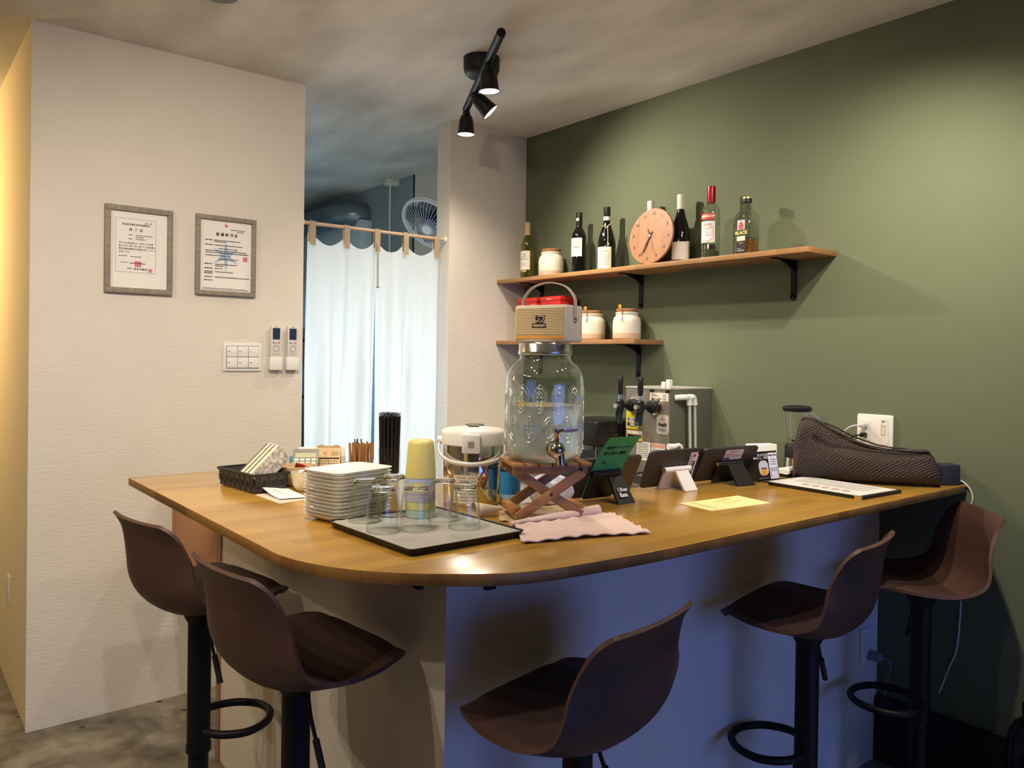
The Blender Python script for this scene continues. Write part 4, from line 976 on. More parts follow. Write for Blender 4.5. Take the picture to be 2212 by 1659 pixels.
# ================================================================== cloths
def cloth(name, label, pts, m_, z=ZC, seed=1, th=.0025, amp=.004, n=40):
    c = sum((Vector(p) for p in pts), Vector((0, 0)))/4
    t = thing(name, label, 'cloth', (c.x, c.y, z)); a, b, d_, e = [Vector(p)-c for p in pts]; rnd = random.Random(seed)
    ph = [rnd.uniform(0, 6) for _ in range(8)]
    def fn(u, v):
        uu = u+(.006*math.sin(28*v+ph[0])+.004*math.sin(71*v+ph[4]))*(1 if u in (0, 1) else .3); vv = v+(.006*math.sin(31*u+ph[1])+.005*math.sin(83*u+ph[5])+.012*math.sin(7*u+ph[6]))*(1 if v in (0, 1) else .3)
        p = a*(1-uu)*(1-vv)+b*uu*(1-vv)+d_*uu*vv+e*(1-uu)*vv
        ed = max(0, 1-8*min(u, 1-u, v, 1-v))
        zz = .002+amp*(.5+.5*math.sin(7*u+ph[2]+3*v))*(.4+.6*math.sin(4*v+ph[3])**2)+ed*.004*(.5+.5*math.sin(42*u+40*v))
        return (p.x, p.y, zz)
    G().grid(fn, n, n).obj('cloth_sheet', m_, t, smooth=80, thick=th)
    return t
PNK = mat('pink_flannel', '#dfc5bb', .95, noise=(14, .04, 3), bump=(300, .5))
t = cloth('pink_cloth', 'pink ragged edged cleaning cloth lying flat on the bar', [P2((1128, 1176)), P2((1404, 1154)), P2((1318, 1113)), P2((1112, 1141))], PNK)
r0, r1 = Vector((*P2((1108, 1140)), 0)), Vector((*P2((1298, 1116)), 0)); c0 = Vector(t.location); c0.z = 0
pth = [r0.lerp(r1, k/10)-c0 for k in range(11)]
G().tube([(p.x, p.y+.01, .007+.008*k/10) for k, p in enumerate(pth)], [.006+.008*k/10 for k in range(11)], 14).obj('rolled_fold', PNK, t, smooth=60)
t = cloth('tan_cloth', 'pale tan cloth spread under the wooden stand', [P2((1080, 1128), ZC), P2((1290, 1118), ZC), P2((1252, 1086), ZC), P2((1075, 1092), ZC)], mat('tan_flannel', '#c8b08a', .95, bump=(300, .4)), ZC-.0018, 4, .0008, .0006)
p = onz((1052, 1120), ZC)
t = thing('rolled_napkin', 'pale napkin rolled to an open cone beside the glasses', 'napkin', (p.x+.015, p.y+.02, ZC+.014), -18)
g = G()
def cone(u, v):
    a = 6.9*u; r_ = .004+.016*(1-v)+.0012*u; return (-.035+.075*v, r_*math.cos(a), r_*math.sin(a)+.004)
g.grid(cone, 30, 10); g.obj('napkin_roll', mat('napkin_cream', '#d9c8a8', .9), t, smooth=70, thick=.0012)
# ================================================================== tablets on stands
def tablet(name, label, loc, rz, w, h, lean, case, z0=.012):
    t = thing(name, label, 'tablet', loc, rz)
    m = T(0, .012, z0) @ RX(lean)
    G().prism(rrect(-w/2, w/2, 0, h, .012), -.0045, .0045).obj('tablet_body', case, t, bevel=.002, m=m @ RX(90))
    G().rect(-w/2+.006, w/2-.006, .006, h-.006).obj('tablet_screen', mat('screen_glass', '#0a0b0e', .08), t, smooth=0, m=m @ T(0, .0048, 0))
    G().lathe([(.004, 0), (.004, .0006)], 14, m @ T(w/2-.018, -.0045, h-.016) @ RX(90)).obj('camera_lens', INK, t)
    return t, m
TB = mat('tablet_black', '#28272a', .45); TN = mat('tablet_brownish', '#2d292c', .45)
# delivery tablet with green sheet
a_, b_ = onz((1227, 1087), ZC), onz((1362, 1072), ZC)
t, m = tablet('tablet_computer', 'dark tablet in a black lettered stand holding a green sheet', ((a_.x+b_.x)/2, (a_.y+b_.y)/2, ZC), math.degrees(math.atan2(b_.y-a_.y, b_.x-a_.x)), (b_-a_).length, .130, 27, TN, .010)
wst = .10
st = G().box(-wst/2-.01, wst/2-.01, -.0115, -.0075, .0, .085).obj('stand_back', BLKP, t, smooth=30, bevel=.002, m=m)
G().cyl(m @ Vector((-wst/2-.012, -.012, .085)), m @ Vector((wst/2-.008, -.012, .085)), .008, None, 14).obj('stand_roll', BLKP, st)
hp0 = m @ Vector((0, -.012, .08)); fl = hp0.y-.052
xf0, xf1 = -.005, .045
G().add([(xf0, hp0.y-.004, hp0.z), (xf1, hp0.y-.004, hp0.z), (xf1, hp0.y+.004, hp0.z), (xf0, hp0.y+.004, hp0.z), (xf0-.004, fl-.004, .001), (xf1+.006, fl-.004, .001), (xf1+.006, fl+.006, .001), (xf0-.004, fl+.006, .001)], [(0, 1, 2, 3), (7, 6, 5, 4), (0, 4, 5, 1), (1, 5, 6, 2), (2, 6, 7, 3), (3, 7, 4, 0)]).obj('stand_leg', BLKP, st, smooth=30)
_pt, _pb = Vector(((xf0+xf1)/2, hp0.y-.004, hp0.z)), Vector(((xf0+xf1)/2+.001, fl-.004, .001)); _up = (_pt-_pb).normalized(); _y = _up.cross(Vector((1, 0, 0))).normalized()
lm_ = Matrix((Vector((1, 0, 0)), _y, _up)).transposed().to_4x4(); lm_.translation = _pb+(_pt-_pb)*.36-_y*.0012
WH = mat('white_lettering', '#e8e6e2', .6)
text('Uber', .0165, WH, t, lm_ @ T(-.018, -.004, .008), 'LEFT', .0002); text('Eats', .0165, WH, t, lm_ @ T(-.018, -.004, -.008), 'LEFT', .0005)
GP = mat('green_paper', '#2f9a63', .7)
def gsheet(u, v):
    x = -.066+.112*u+.008*v; z = .004+.208*v; y = -.0062-.020*max(0, v-.45)**2*4+.018*max(0, v-.6)**1.5
    return tuple(m @ Vector((x, y, z)))
gs = thing('green_sheet', 'green paper notice propped in the lettered tablet stand', 'notice', t.location, 0); gs.rotation_euler = t.rotation_euler
G().grid(gsheet, 8, 24).obj('notice_paper', GP, gs, smooth=80, thick=.0003)
IG = mat('dark_marker', '#13301c', .8)
def gt_(u, v, ang=0):
    p = Vector(gsheet(u, v)); q = Vector(gsheet(u, v+.02)); nrm = (Vector(gsheet(u+.02, v))-p).normalized(); upv = (q-p).normalized(); out_v = nrm.cross(upv)
    mm = Matrix((nrm, -out_v, upv)).transposed().to_4x4(); mm.translation = p+out_v*.0012; return mm
text('配達パートナー', .0135, IG, gs, gt_(.56, .80), bold=.0001); text('受け渡し場所', .0135, IG, gs, gt_(.5, .70), bold=.0001)
text('↓', .02, IG, gs, gt_(.28, .55), bold=.0002)
# tablet on white stand
a_, b_ = onz((1386, 1061), ZC), onz((1500, 1048), ZC)
t, m = tablet('tablet_computer', 'dark tablet with a menu sticker on a white folding stand', ((a_.x+b_.x)/2, (a_.y+b_.y)/2, ZC), math.degrees(math.atan2(b_.y-a_.y, b_.x-a_.x)), (b_-a_).length, .124, 22, TB, .008)
W_ = (b_-a_).length
WS = mat('white_stand', '#d8d4d2', .35)
hz_ = m @ Vector((0, -.014, .062)); x0, x1 = -.045, .065
st = G().cyl((x0, hz_.y, hz_.z), (x1, hz_.y, hz_.z), .0095, None, 16).obj('stand_roll', WS, t)
G().lathe([(.008, 0), (.007, .001)], 16, T(x0, hz_.y, hz_.z) @ RY(-90)).obj('roll_cap', mat('cap_grey', '#8d8880', .4), st)
def leg(xa, xb, ya, yb, za, zb2, th=.004, taper=.0):
    return G().add([(xa, ya-th, za), (xb, ya-th, za), (xb, ya+th, za), (xa, ya+th, za), (xa-taper, yb-th, zb2), (xb+taper, yb-th, zb2), (xb+taper, yb+th, zb2), (xa-taper, yb+th, zb2)], [(0, 1, 2, 3), (7, 6, 5, 4), (0, 4, 5, 1), (1, 5, 6, 2), (2, 6, 7, 3), (3, 7, 4, 0)])
leg(-.004, .05, hz_.y-.002, hz_.y-.045, hz_.z, .001).obj('stand_leg', WS, st, smooth=30)
leg(-.042, .062, hz_.y+.003, .004, hz_.z, .003).obj('stand_rest', WS, st, smooth=30)
G().box(-.042, .062, -.002, .03, .001, .006).obj('stand_lip', WS, st, smooth=30, bevel=.001)
STK = mat('sticker_white', '#d3d3e0', .5)
mk = m @ T(W_/2-.034, -.0050, .060)
G().rect(-.018, .018, -.052, .052).obj('menu_sticker', STK, t, smooth=0, m=mk)
text('menu', .030, INK, t, mk @ T(.006, -.0003, -.012) @ RY(90), bold=.0006)
G().box(-.004, .006, -.0008, 0, .036, .046).obj('red_logo', RED, t, smooth=0, m=mk)
scrib(t, GREYINK, [(-.045, .045, -.009, .003, .003), (-.045, .04, -.0145, .002, .002)], mk @ RY(90), name='sticker_print', y=-.0002)
# tablet on black stand
a_, b_ = onz((1500, 1048), ZC), onz((1615, 1037), ZC)
t, m = tablet('tablet_computer', 'dark tablet with a pale label on a black folding stand', ((a_.x+b_.x)/2, (a_.y+b_.y)/2, ZC), math.degrees(math.atan2(b_.y-a_.y, b_.x-a_.x)), (b_-a_).length, .124, 27, TB, .010)
W_ = (b_-a_).length
hz_ = m @ Vector((0, -.012, .068))
st = G().cyl((-.05, hz_.y, hz_.z), (.06, hz_.y, hz_.z), .0085, None, 14).obj('stand_roll', BLKP, t)
G().lathe([(.007, 0), (.007, .003), (.004, .005)], 16, T(-.05, hz_.y, hz_.z) @ RY(-90)).obj('roll_cap', mat('brass_cap', '#9b8a62', .3, .7), st)
leg(-.012, .055, hz_.y-.003, hz_.y-.055, hz_.z, .001, .004, .006).obj('stand_leg', BLKP, st, smooth=30)
leg(-.048, .058, hz_.y+.002, -.002, hz_.z, .003).obj('stand_rest', BLKP, st, smooth=30)
mk = m @ T(.014, -.0050, .097)
G().rect(-.040, .040, -.019, .019).obj('pale_label', mat('label_lilac', '#cfc3c8', .5), t, smooth=0, m=mk)
scrib(t, GREYINK, [(-.018, .018, .012, .003, .003), (-.035, .0, .003, .0025, .003), (-.035, .035, -.004, .0025, .003)], mk, name='label_print', y=-.0003)
G().box(-.038, -.014, -.0007, 0, -.017, -.010).obj('blue_bar', mat('navy', '#26305e', .5), t, smooth=0, m=mk)
# cable between the tablets
tag(G().tube(smooth_path([(1.835, 1.638, ZC+.05), (1.80, 1.642, ZC+.045), (1.765, 1.645, ZC+.015), (1.73, 1.645, ZC+.004), (1.68, 1.64, ZC+.0035), (1.63, 1.645, ZC+.0035)], 5), .003, 7).obj('charging_cable', BLKP), 'black charging cable behind the tablet with the menu sticker', 'cable')
# ================================================================== papers, menu, table card
t = sheet('envelope', 'cream paper envelope lying on the bar below the tablets', 'envelope', [P2((1467, 1088)), P2((1537, 1104)), P2((1665, 1087)), P2((1594, 1071))], mat('cream_envelope', '#e0c98f', .8), ZC, .0, .002)
G().tube([(-.082, .052, .0026), (-.094, -.044, .0026)], .0005, 4).obj('flap_line', GREYINK, t)
scrib(t, mat('faint_ink', '#a08e62', .8), [(-.02, .05, .02, .003, .006), (-.01, .07, -.004, .003, .006), (.03, .08, .036, .003, .006)], T(0, 0, .0032) @ RX(-90), name='handwriting')
mp0 = [Vector(P2(q)) for q in ((1651, 1047), (1864, 1082), (1944, 1067), (1735, 1031))]; mc = sum(mp0, Vector((0, 0)))/4
t = thing('menu_folder', 'open black menu folder with metal corners on the bar', 'menu', (mc.x, mc.y, ZC), math.degrees(math.atan2(mp0[1].y-mp0[0].y, mp0[1].x-mp0[0].x)))
ml, mw = .338, .222
G().box(-ml/2, ml/2, -mw/2, mw/2, 0, .005).obj('folder_back', mat('black_leather', '#1d1614', .5), t, smooth=30, bevel=.001)
G().box(-ml/2, ml/2, -mw/2, mw/2, .0055, .0095).obj('folder_front', mat('black_leather', '#1d1614', .5), t, smooth=30, bevel=.001)
G().box(-ml/2+.012, ml/2-.012, -mw/2+.008, mw/2-.006, .0095, .0102).obj('menu_page', mat('menu_page', '#c9c6c2', .5), t, smooth=0)
for sx_ in (-1, 1):
    for sy_ in (-1, 1):
        x, y = sx_*ml/2, sy_*mw/2
        for zz in (-.0005, .0050): G().box(min(x, x-sx_*.022), max(x, x-sx_*.022), min(y, y-sy_*.004)-.0006, max(y, y-sy_*.004)+.0006, zz, zz+.0058).obj('metal_corner', CHROME, t, smooth=30)
DOT = mat('menu_dot', '#9a7f7c', .6)
for k in range(5): G().lathe([(.013, 0), (.013, .0004)], 18, T(-.05+.034*k, -.055, .0102)).obj('menu_picture', DOT, t)
G().lathe([(.006, 0), (.006, .0005)], 16, T(-.105, -.045, .0102)).obj('gold_mark', mat('gold_mark', '#d8b85a', .4), t)
scrib(t, GREYINK, [(-.12, .12, zz, .003, .005) for zz in (.08, .065, .05, .03, .015, 0, -.015)], T(0, 0, .0104) @ RX(-90), name='menu_print')
a_, b_ = onz((1632, 1043), ZC), onz((1690, 1036), ZC)
t = thing('table_card', 'black tent card with a beer picture and a happy hour note', 'sign', ((a_.x+b_.x)/2, (a_.y+b_.y)/2, ZC), math.degrees(math.atan2(b_.y-a_.y, b_.x-a_.x))-4)
cw, ch = .105, .098
mf = T(0, 0, .001) @ RX(-12)
G().box(-cw/2, cw/2, -.001, .001, 0, ch).obj('card_front', BLKP, t, smooth=0, m=mf)
G().box(-cw/2, cw/2, -.001, .001, 0, ch).obj('card_back', BLKP, t, smooth=0, m=T(0, .062, .001) @ RX(20))
G().add([(-cw/2, 0, .001), (-cw/2, .062, .001), (-cw/2, .028, .09), (-cw/2, .018, .094)], [(0, 1, 2, 3)]).obj('card_side', mat('card_olive', '#3d3826', .7), t, smooth=0)
ov = rrect(-.040, .004, .018, .068, .018, 6)
G().prism(ov, .0012, .0018).obj('beer_picture', mat('print_grey', '#b9b7c6', .6), t, smooth=0, m=mf @ RX(90))
G().box(-.030, -.006, -.0024, -.0018, .019, .040).obj('beer_print', mat('print_beer', '#c9962e', .6), t, smooth=0, m=mf)
G().box(-.031, -.005, -.0026, -.0018, .040, .044).obj('rim_print', mat('print_brown', '#6b2a1c', .6), t, smooth=0, m=mf)
text('カンパイは\nおいしく。今日も！', .0095, WH, t, mf @ T(-.018, -.0014, .081), bold=.0001)
scrib(t, GREYINK, [(-.044, .002, .010, .004, .003)], mf, name='card_print', y=-.0012)
G().rect(.009, .050, .006, .092).obj('white_note', mat('note_white', '#d4d2de', .7), t, smooth=0, m=mf @ T(0, -.0014, 0))
text('Happy Hour', .0072, INK, t, mf @ T(.0295, -.0018, .084), bold=.0003)
scrib(t, mat('note_blue', '#6f78a6', .7), [(.016, .044, zz, .004, .004) for zz in (.070, .062, .054, .040, .033)], mf, name='note_writing', y=-.0017)
G().tube([mf @ Vector(p) for p in ((.014, -.002, .046), (.012, -.002, .03), (.016, -.002, .012))], .0006, 4).tube([mf @ Vector(p) for p in ((.044, -.002, .046), (.047, -.002, .03), (.045, -.002, .014))], .0006, 4).obj('note_brackets', INK, t)
t = thing('white_carton', 'small white carton standing behind the happy hour card', 'box', (2.40, 1.60, ZC), -22)
G().box(-.05, .05, -.022, .022, 0, .108).obj('carton_body', PAPER, t, bevel=.004)
G().box(-.05, .0, -.0228, -.022, .04, .07).obj('carton_print', mat('carton_pink', '#d9b9ad', .7), t, smooth=0)
for k, (z_, w_) in enumerate(((0, .06), (.0125, .05))):
    t = thing('card_pack', ('lower white card box with a black end between the card and the bag', 'upper white card box between the card and the bag')[k], 'box', (2.485, 1.53+.006*k, ZC+z_), -12+8*k)
    G().box(-w_, w_, -.03, .03, 0, .012).obj('pack_body', PAPER, t, bevel=.002)
    G().box(-w_-.0006, -w_+.03, -.0306, .0306, .001, .011).obj('pack_end', BLKP if k == 0 else PAPER, t, smooth=0)
# ================================================================== blender
t = thing('blender', 'countertop blender with clear jug beside the green wall', 'blender', (2.655, 1.62, ZC), 0)
G().lathe([(.047, 0), (.046, .004), (.043, .038), (.042, .042)], 36).obj('steel_base', CHROME, t, smooth=50)
G().lathe([(.042, .042), (.041, .085), (.038, .090)], 36).obj('black_collar', BLKP, t, smooth=50)
G().lathe([(.036, .09), (.038, .1), (.047, .215), (.048, .222)], 40, None, False, False).obj('blender_jug', GLASS, t, smooth=60)
for k in range(6): G().tube([(r_*math.cos(k*1.05), r_*math.sin(k*1.05), z_) for r_, z_ in ((.0375, .1), (.0475, .215))], .0012, 5).obj('jug_rib', EG, t)
G().lathe([(.046, .212), (.051, .216), (.052, .226), (.046, .232), (.02, .235)], 36).obj('blender_lid', BLKP, t, smooth=50)
G().lathe([(.017, .234), (.0175, .248), (.015, .25), (.0001, .25)], 24).obj('lid_cap', GLASS, t, smooth=50)
G().tube(smooth_path([(.046, -.012, .205), (.075, -.025, .2), (.09, -.035, .17), (.085, -.033, .13), (.045, -.012, .115)], 5), .007, 10).obj('jug_handle', EG, t, smooth=60)
for k in range(4): G().add([(0, 0, .096), (.022*math.cos(k*1.57), .022*math.sin(k*1.57), .108), (.018*math.cos(k*1.57+.5), .018*math.sin(k*1.57+.5), .1)], [(0, 1, 2)]).obj('blade', CHROME, t, smooth=0, thick=.001)
# ================================================================== woven leather bag
t = thing('woven_bag', 'slumped dark brown woven leather bag lying on the bar end', 'bag', (2.558, 1.312, ZC), -56)
WV = weave_mat('woven_leather', '#4d3c34', '#30251f', 40); LTH = mat('brown_leather', '#2e2320', .45)
Lb = .50
prof = [(-.26, .012, .05), (-.255, .10, .062), (-.245, .165, .064), (-.225, .196, .06), (-.19, .196, .062), (-.14, .172, .068), (-.08, .146, .074), (-.02, .122, .078), (.05, .106, .08), (.12, .104, .078), (.18, .106, .072), (.225, .102, .062), (.25, .075, .05), (.26, .02, .03)]
S = []
sm = smooth_path([(a*.86, b*1.03, c*.92) for a, b, c in prof], 4)
for p in sm:
    x, hgt, dep = p; ring = []
    for k in range(28):
        a = 6.2832*k/28; c_, s_ = math.cos(a), math.sin(a)
        y = dep*(abs(c_)**.75)*(1 if c_ > 0 else -1)*(1.0 if s_ < 0 else .92-.5*max(0, s_)**2); z = hgt*.5*(1+(abs(s_)**.7)*(1 if s_ > 0 else -1))
        y += .008*math.sin(18*x+6*a)*(z/max(hgt, .02)); z *= 1+.04*math.sin(25*x+3*a)
        ring.append((x, y, max(z, .0005)))
    S.append(ring)
G().loft(S).obj('bag_body', WV, t, smooth=70)
tops = [(p.x, -.012, p.y*1.0+.002) for p in sm if -.2 < p.x < .2]
G().tube([(x, y+.004, z) for x, y, z in tops], .006, 8).obj('mouth_edge', LTH, t, smooth=60)
G().tube(smooth_path([(-.165, -.048, .165), (-.10, -.064, .155), (-.03, -.052, .136), (.05, -.036, .118), (.12, -.03, .112), (.17, -.02, .110)], 5), .0055, 8, flat=.0022).obj('bag_strap', LTH, t, smooth=60)
G().tube(smooth_path([(-.18, .0, .203), (-.11, -.0, .186), (-.035, .005, .150), (.05, .0, .122), (.13, .0, .116)], 5), .005, 8, flat=.0028).obj('bag_strap', LTH, t, smooth=60)
t = thing('fabric_box', 'navy fabric speaker box behind the woven bag by the green wall', 'box', (2.742, 1.13, ZC), -30)
G().box(-.032, .032, -.03, .03, 0, .068).obj('box_body', mat('navy_fabric', '#232838', .8, bump=(500, .4)), t, bevel=(.006, 3))
# ================================================================== things on the shelves
SX = XG-.098
def bordeaux(g_r=.0365):
    return [(g_r-.008, .0), (g_r-.001, .004), (g_r, .012), (g_r, .180), (g_r-.003, .195), (.026, .213), (.0165, .228), (.0145, .24), (.0142, .292), (.0155, .294), (.0155, .302), (.0001, .303)]
def burgundy(g_r=.042):
    return [(g_r-.008, .0), (g_r-.001, .004), (g_r, .012), (g_r, .128), (g_r-.003, .148), (.032, .178), (.022, .208), (.0165, .232), (.0145, .25), (.0142, .292), (.0155, .294), (.0155, .302), (.0001, .303)]
DKG = mat('dark_wine_glass', '#0c0f0b', .06, spec=.6); LABEL = mat('label_white', '#e3ddd0', .7)
def wine(label, y, prof, body, cap, cz, az, lz, lbl=LABEL, aw=52, x=SX):
    t = thing('wine_bottle', label, 'bottle', (x, y, Z1), 0, 'bottles on the long shelf')
    G().lathe(prof, 36).obj('bottle_glass', body, t, smooth=50)
    G().lathe([(.0152, cz), (.0158, cz+.002), (.0160, .290), (.0162, .303), (.013, .3045), (.0001, .305)], 24).obj('capsule', cap, t, smooth=50)
    r = max(p[0] for p in prof)+.0004
    patch(r, az-aw, az+aw, lz[0], lz[1]).obj('bottle_label', lbl, t, smooth=60)
    return t, r+.0004
def dashes(t, r, az, zs, m_, w=30, h=.0022):
    g = G(); rnd = random.Random(int(r*1e5)+len(zs))
    for z in zs:
        a = az-w
        while a < az+w:
            d = rnd.uniform(3, 7); b = min(a+d, az+w)
            g.add([(r*math.cos(R(q)), r*math.sin(R(q)), zz) for q, zz in ((a, z-h/2), (b, z-h/2), (b, z+h/2), (a, z+h/2))], [(0, 1, 2, 3)]); a = b+rnd.uniform(1.5, 3)
    o = g.obj('label_print', m_, t, smooth=0); o['kind'] = 'stuff'
# white wine
WWG = thin_glass('white_wine_glass', '#cfd08c', .9, 1.55)
t, r = wine('pale green bottle of white wine with a tan capsule on the shelf end', 3.24, bordeaux(.0365), WWG, mat('tan_capsule', '#c4a46c', .4), .235, 200, (.05, .150))
G().lathe([(.034, .004), (.034, .155), (.0001, .155)], 28).obj('wine', mat('white_wine', '#d8cc5c', .05, trans=.9, ior=1.34), t, smooth=50)
ctext("THE\nRITE'S\nRESERVE", .0125, INK, t, r, 200, .118); dashes(t, r, 200, (.085, .078, .07), GREYINK); patch(r, 170, 222, .038, .048).obj('neck_tag', mat('tag_gold', '#b89a4a', .5), t)
# red wines
t, r = wine('dark wine bottle with a grey picture label beside the cork lidded jar', 2.845, bordeaux(.0365), DKG, mat('green_black_capsule', '#1c2010', .3), .235, 200, (.085, .175))
ctext('LE MAS', .011, INK, t, r, 200, .130, .0002); dashes(t, r, 200, (.165, .160, .155, .150, .145), mat('label_grey', '#a5a7b0', .7), 26, .004); dashes(t, r, 200, (.118, .112, .10), GREYINK, 22)
G().lathe([(.008, 0), (.008, .001)], 16, T(-.0162*math.cos(R(20)), -.0162*math.sin(R(20)), .268) @ RZ(20) @ RY(-90)).obj('neck_medal', LABEL, t)
t, r = wine('black burgundy bottle with a twine bow and a cream label', 2.654, burgundy(.0425), DKG, mat('black_capsule', '#15130f', .35), .258, 205, (.010, .112), mat('label_ivory', '#e6dfc6', .7))
patch(.0163, 100, 320, .240, .258).obj('neck_band', LABEL, t)
ctext('Langhe', .017, mat('label_rust', '#b9695a', .7), t, r, 205, .092, 0); dashes(t, r, 205, (.075, .066, .057, .048, .039, .03), GREYINK, 38)
TW_ = mat('twine', '#c2a878', .9)
G().tube([(.0205*math.cos(a/20*6.2832), .0205*math.sin(a/20*6.2832), .212+.006*math.sin(a/20*6.2832)) for a in range(20)], .002, 6, True).obj('twine_loop', TW_, t)
G().tube(smooth_path([(-.014, -.02, .213), (-.02, -.026, .19), (-.024, -.032, .15), (-.030, -.034, .115)], 4), .0018, 6).obj('twine_end', TW_, t)
G().tube([(-.022, -.012, .20), (-.01, -.026, .216), (.012, -.026, .228)], .0024, 6).obj('twine_bow', TW_, t)
t, r = wine('dark wine bottle with a white capsule half hidden behind the wooden clock', 2.42, burgundy(.040), DKG, mat('white_capsule', '#ddd6c2', .45), .238, 215, (.02, .10), x=XG-.055)
t, r = wine('dark burgundy bottle with a white capsule beside the wooden clock', 2.235, burgundy(.041), DKG, mat('white_capsule', '#ddd6c2', .45), .238, 215, (.018, .095), x=XG-.07)
patch(r, 262, 292, .022, .098).obj('back_label', LABEL, t)
# vodka
t = thing('vodka_bottle', 'clear vodka bottle with a red cap and white label', 'bottle', (SX, 2.052, Z1), 0, 'bottles on the long shelf')
G().lathe([(.034, 0), (.038, .005), (.0385, .014), (.037, .03), (.0375, .175), (.0375, .195), (.034, .213), (.026, .228), (.0165, .238), (.0155, .25)], 36, None, True, False).obj('bottle_glass', BOTTLE, t, smooth=60)
G().lathe([(.035, .008), (.035, .035), (.0001, .035)], 28).obj('vodka', mat('clear_spirit', '#ffffff', .0, trans=1., ior=1.36), t, smooth=50)
G().lathe([(.0175, .238), (.018, .243), (.0172, .30), (.0168, .305), (.013, .307), (.0001, .3075)], 24).obj('red_cap', mat('cap_red', '#8e1322', .28, .3), t, smooth=50)
rl = .0380; az = 195
patch(rl, az-62, az+48, .165, .190).obj('red_banner', mat('banner_red', '#c13a1c', .5), t, smooth=60); ctext('SMIRNOFF', .0155, LABEL, t, rl+.0004, az-4, .1775, .0004, .95)
patch(rl, az-62, az+48, .070, .158).obj('white_label', mat('label_clean', '#e4dfdc', .6), t, smooth=60)
dashes(t, rl+.0004, az, (.146, .140), mat('label_tan', '#c09a7c', .6), 26, .004); ctext('21', .014, GREYINK, t, rl+.0004, az, .112, 0); ctext('VODKA', .007, GREYINK, t, rl+.0004, az, .10)
g = G().tube([(rl+.0006, 0, 0)], .001) if False else G()
sp = smooth_path([(-32, .132, 0), (0, .126, 0), (32, .134, 0), (36, .12, 0), (36, .095, 0), (30, .084, 0), (0, .076, 0), (-30, .084, 0)], 5)
g.tube([((rl+.0006)*math.cos(R(az+p.x)), (rl+.0006)*math.sin(R(az+p.x)), p.y) for p in sp], .0008, 5); g.obj('label_scroll', mat('label_red_line', '#b5636a', .6), t)
patch(rl-.0004, az-70, az+60, .042, .062).obj('silver_band', CHROME, t, smooth=60)
patch(.0372, 20, 75, .06, .155).obj('rear_label', mat('label_clean', '#e4dfdc'), t, smooth=60)
# whisky
t = thing('whisky_bottle', 'square shouldered whisky bottle a third full with a black label', 'bottle', (SX+.005, 1.881, Z1), 0, 'bottles on the long shelf')
def sqsec(hx, hy, r, z): return [(x, y, z) for x, y in rrect(-hx, hx, -hy, hy, r, 5)]
G().loft([sqsec(.033, .034, .008, 0), sqsec(.036, .037, .009, .006), sqsec(.036, .037, .009, .155), sqsec(.034, .035, .012, .168), sqsec(.026, .027, .016, .182), sqsec(.017, .017, .015, .192), sqsec(.0145, .0145, .0142, .202), sqsec(.0145, .0145, .0142, .222)], False).add(sqsec(.033, .034, .008, 0), [tuple(range(23, -1, -1))]).obj('bottle_glass', BOTTLE, t, smooth=50)
G().loft([sqsec(.033, .034, .008, .006), sqsec(.033, .034, .008, .066)]).obj('whisky', mat('whisky', '#c57c14', .02, trans=.8, ior=1.36), t, smooth=50)
G().lathe([(.0185, .216), (.0185, .230), (.0001, .230)], 24).obj('black_cap', BLKP, t, smooth=50); G().lathe([(.0185, .230), (.018, .236), (.0001, .237)], 24).obj('gold_cap_top', mat('cap_gold', '#c9b36a', .35, .5), t, smooth=50)
mk = T(-.0365, 0, 0) @ RZ(-90)
LB = mat('label_black', '#161417', .5)
G().rect(-.022, .020, .014, .148).obj('black_label', LB, t, smooth=0, m=mk)
G().rect(-.018, .016, .103, .142).obj('crest_panel', mat('panel_pale', '#c3c3d2', .6), t, smooth=0, m=mk @ T(0, -.0004, 0))
G().prism([(-.011, .104), (.009, .104), (.012, .118), (.004, .136), (-.006, .136), (-.013, .118)], 0, .0006).obj('crest_print', mat('crest_red', '#b5564a', .6), t, smooth=0, m=mk @ T(0, -.0004, 0) @ RX(90))
G().rect(-.031, .033, .082, .102).obj('name_band', LB, t, smooth=0, m=mk @ T(0, -.0006, 0)); text('BLACK', .0185, mat('label_yellow', '#e6d67a', .6), t, mk @ T(.001, -.0010, .0915), bold=.0005)
G().rect(-.020, .018, .060, .079).obj('cream_panel', mat('label_cream2', '#dcd2bd', .6), t, smooth=0, m=mk @ T(0, -.0005, 0))
text('RICH', .008, mat('label_goldink', '#b09a55', .6), t, mk @ T(0, -.0006, .051), bold=.0002)
scrib(t, LABEL, [(-.017, .015, .022, .003, .005), (-.017, -.002, .030, .002, .003)], mk, name='label_print', y=-.0005)
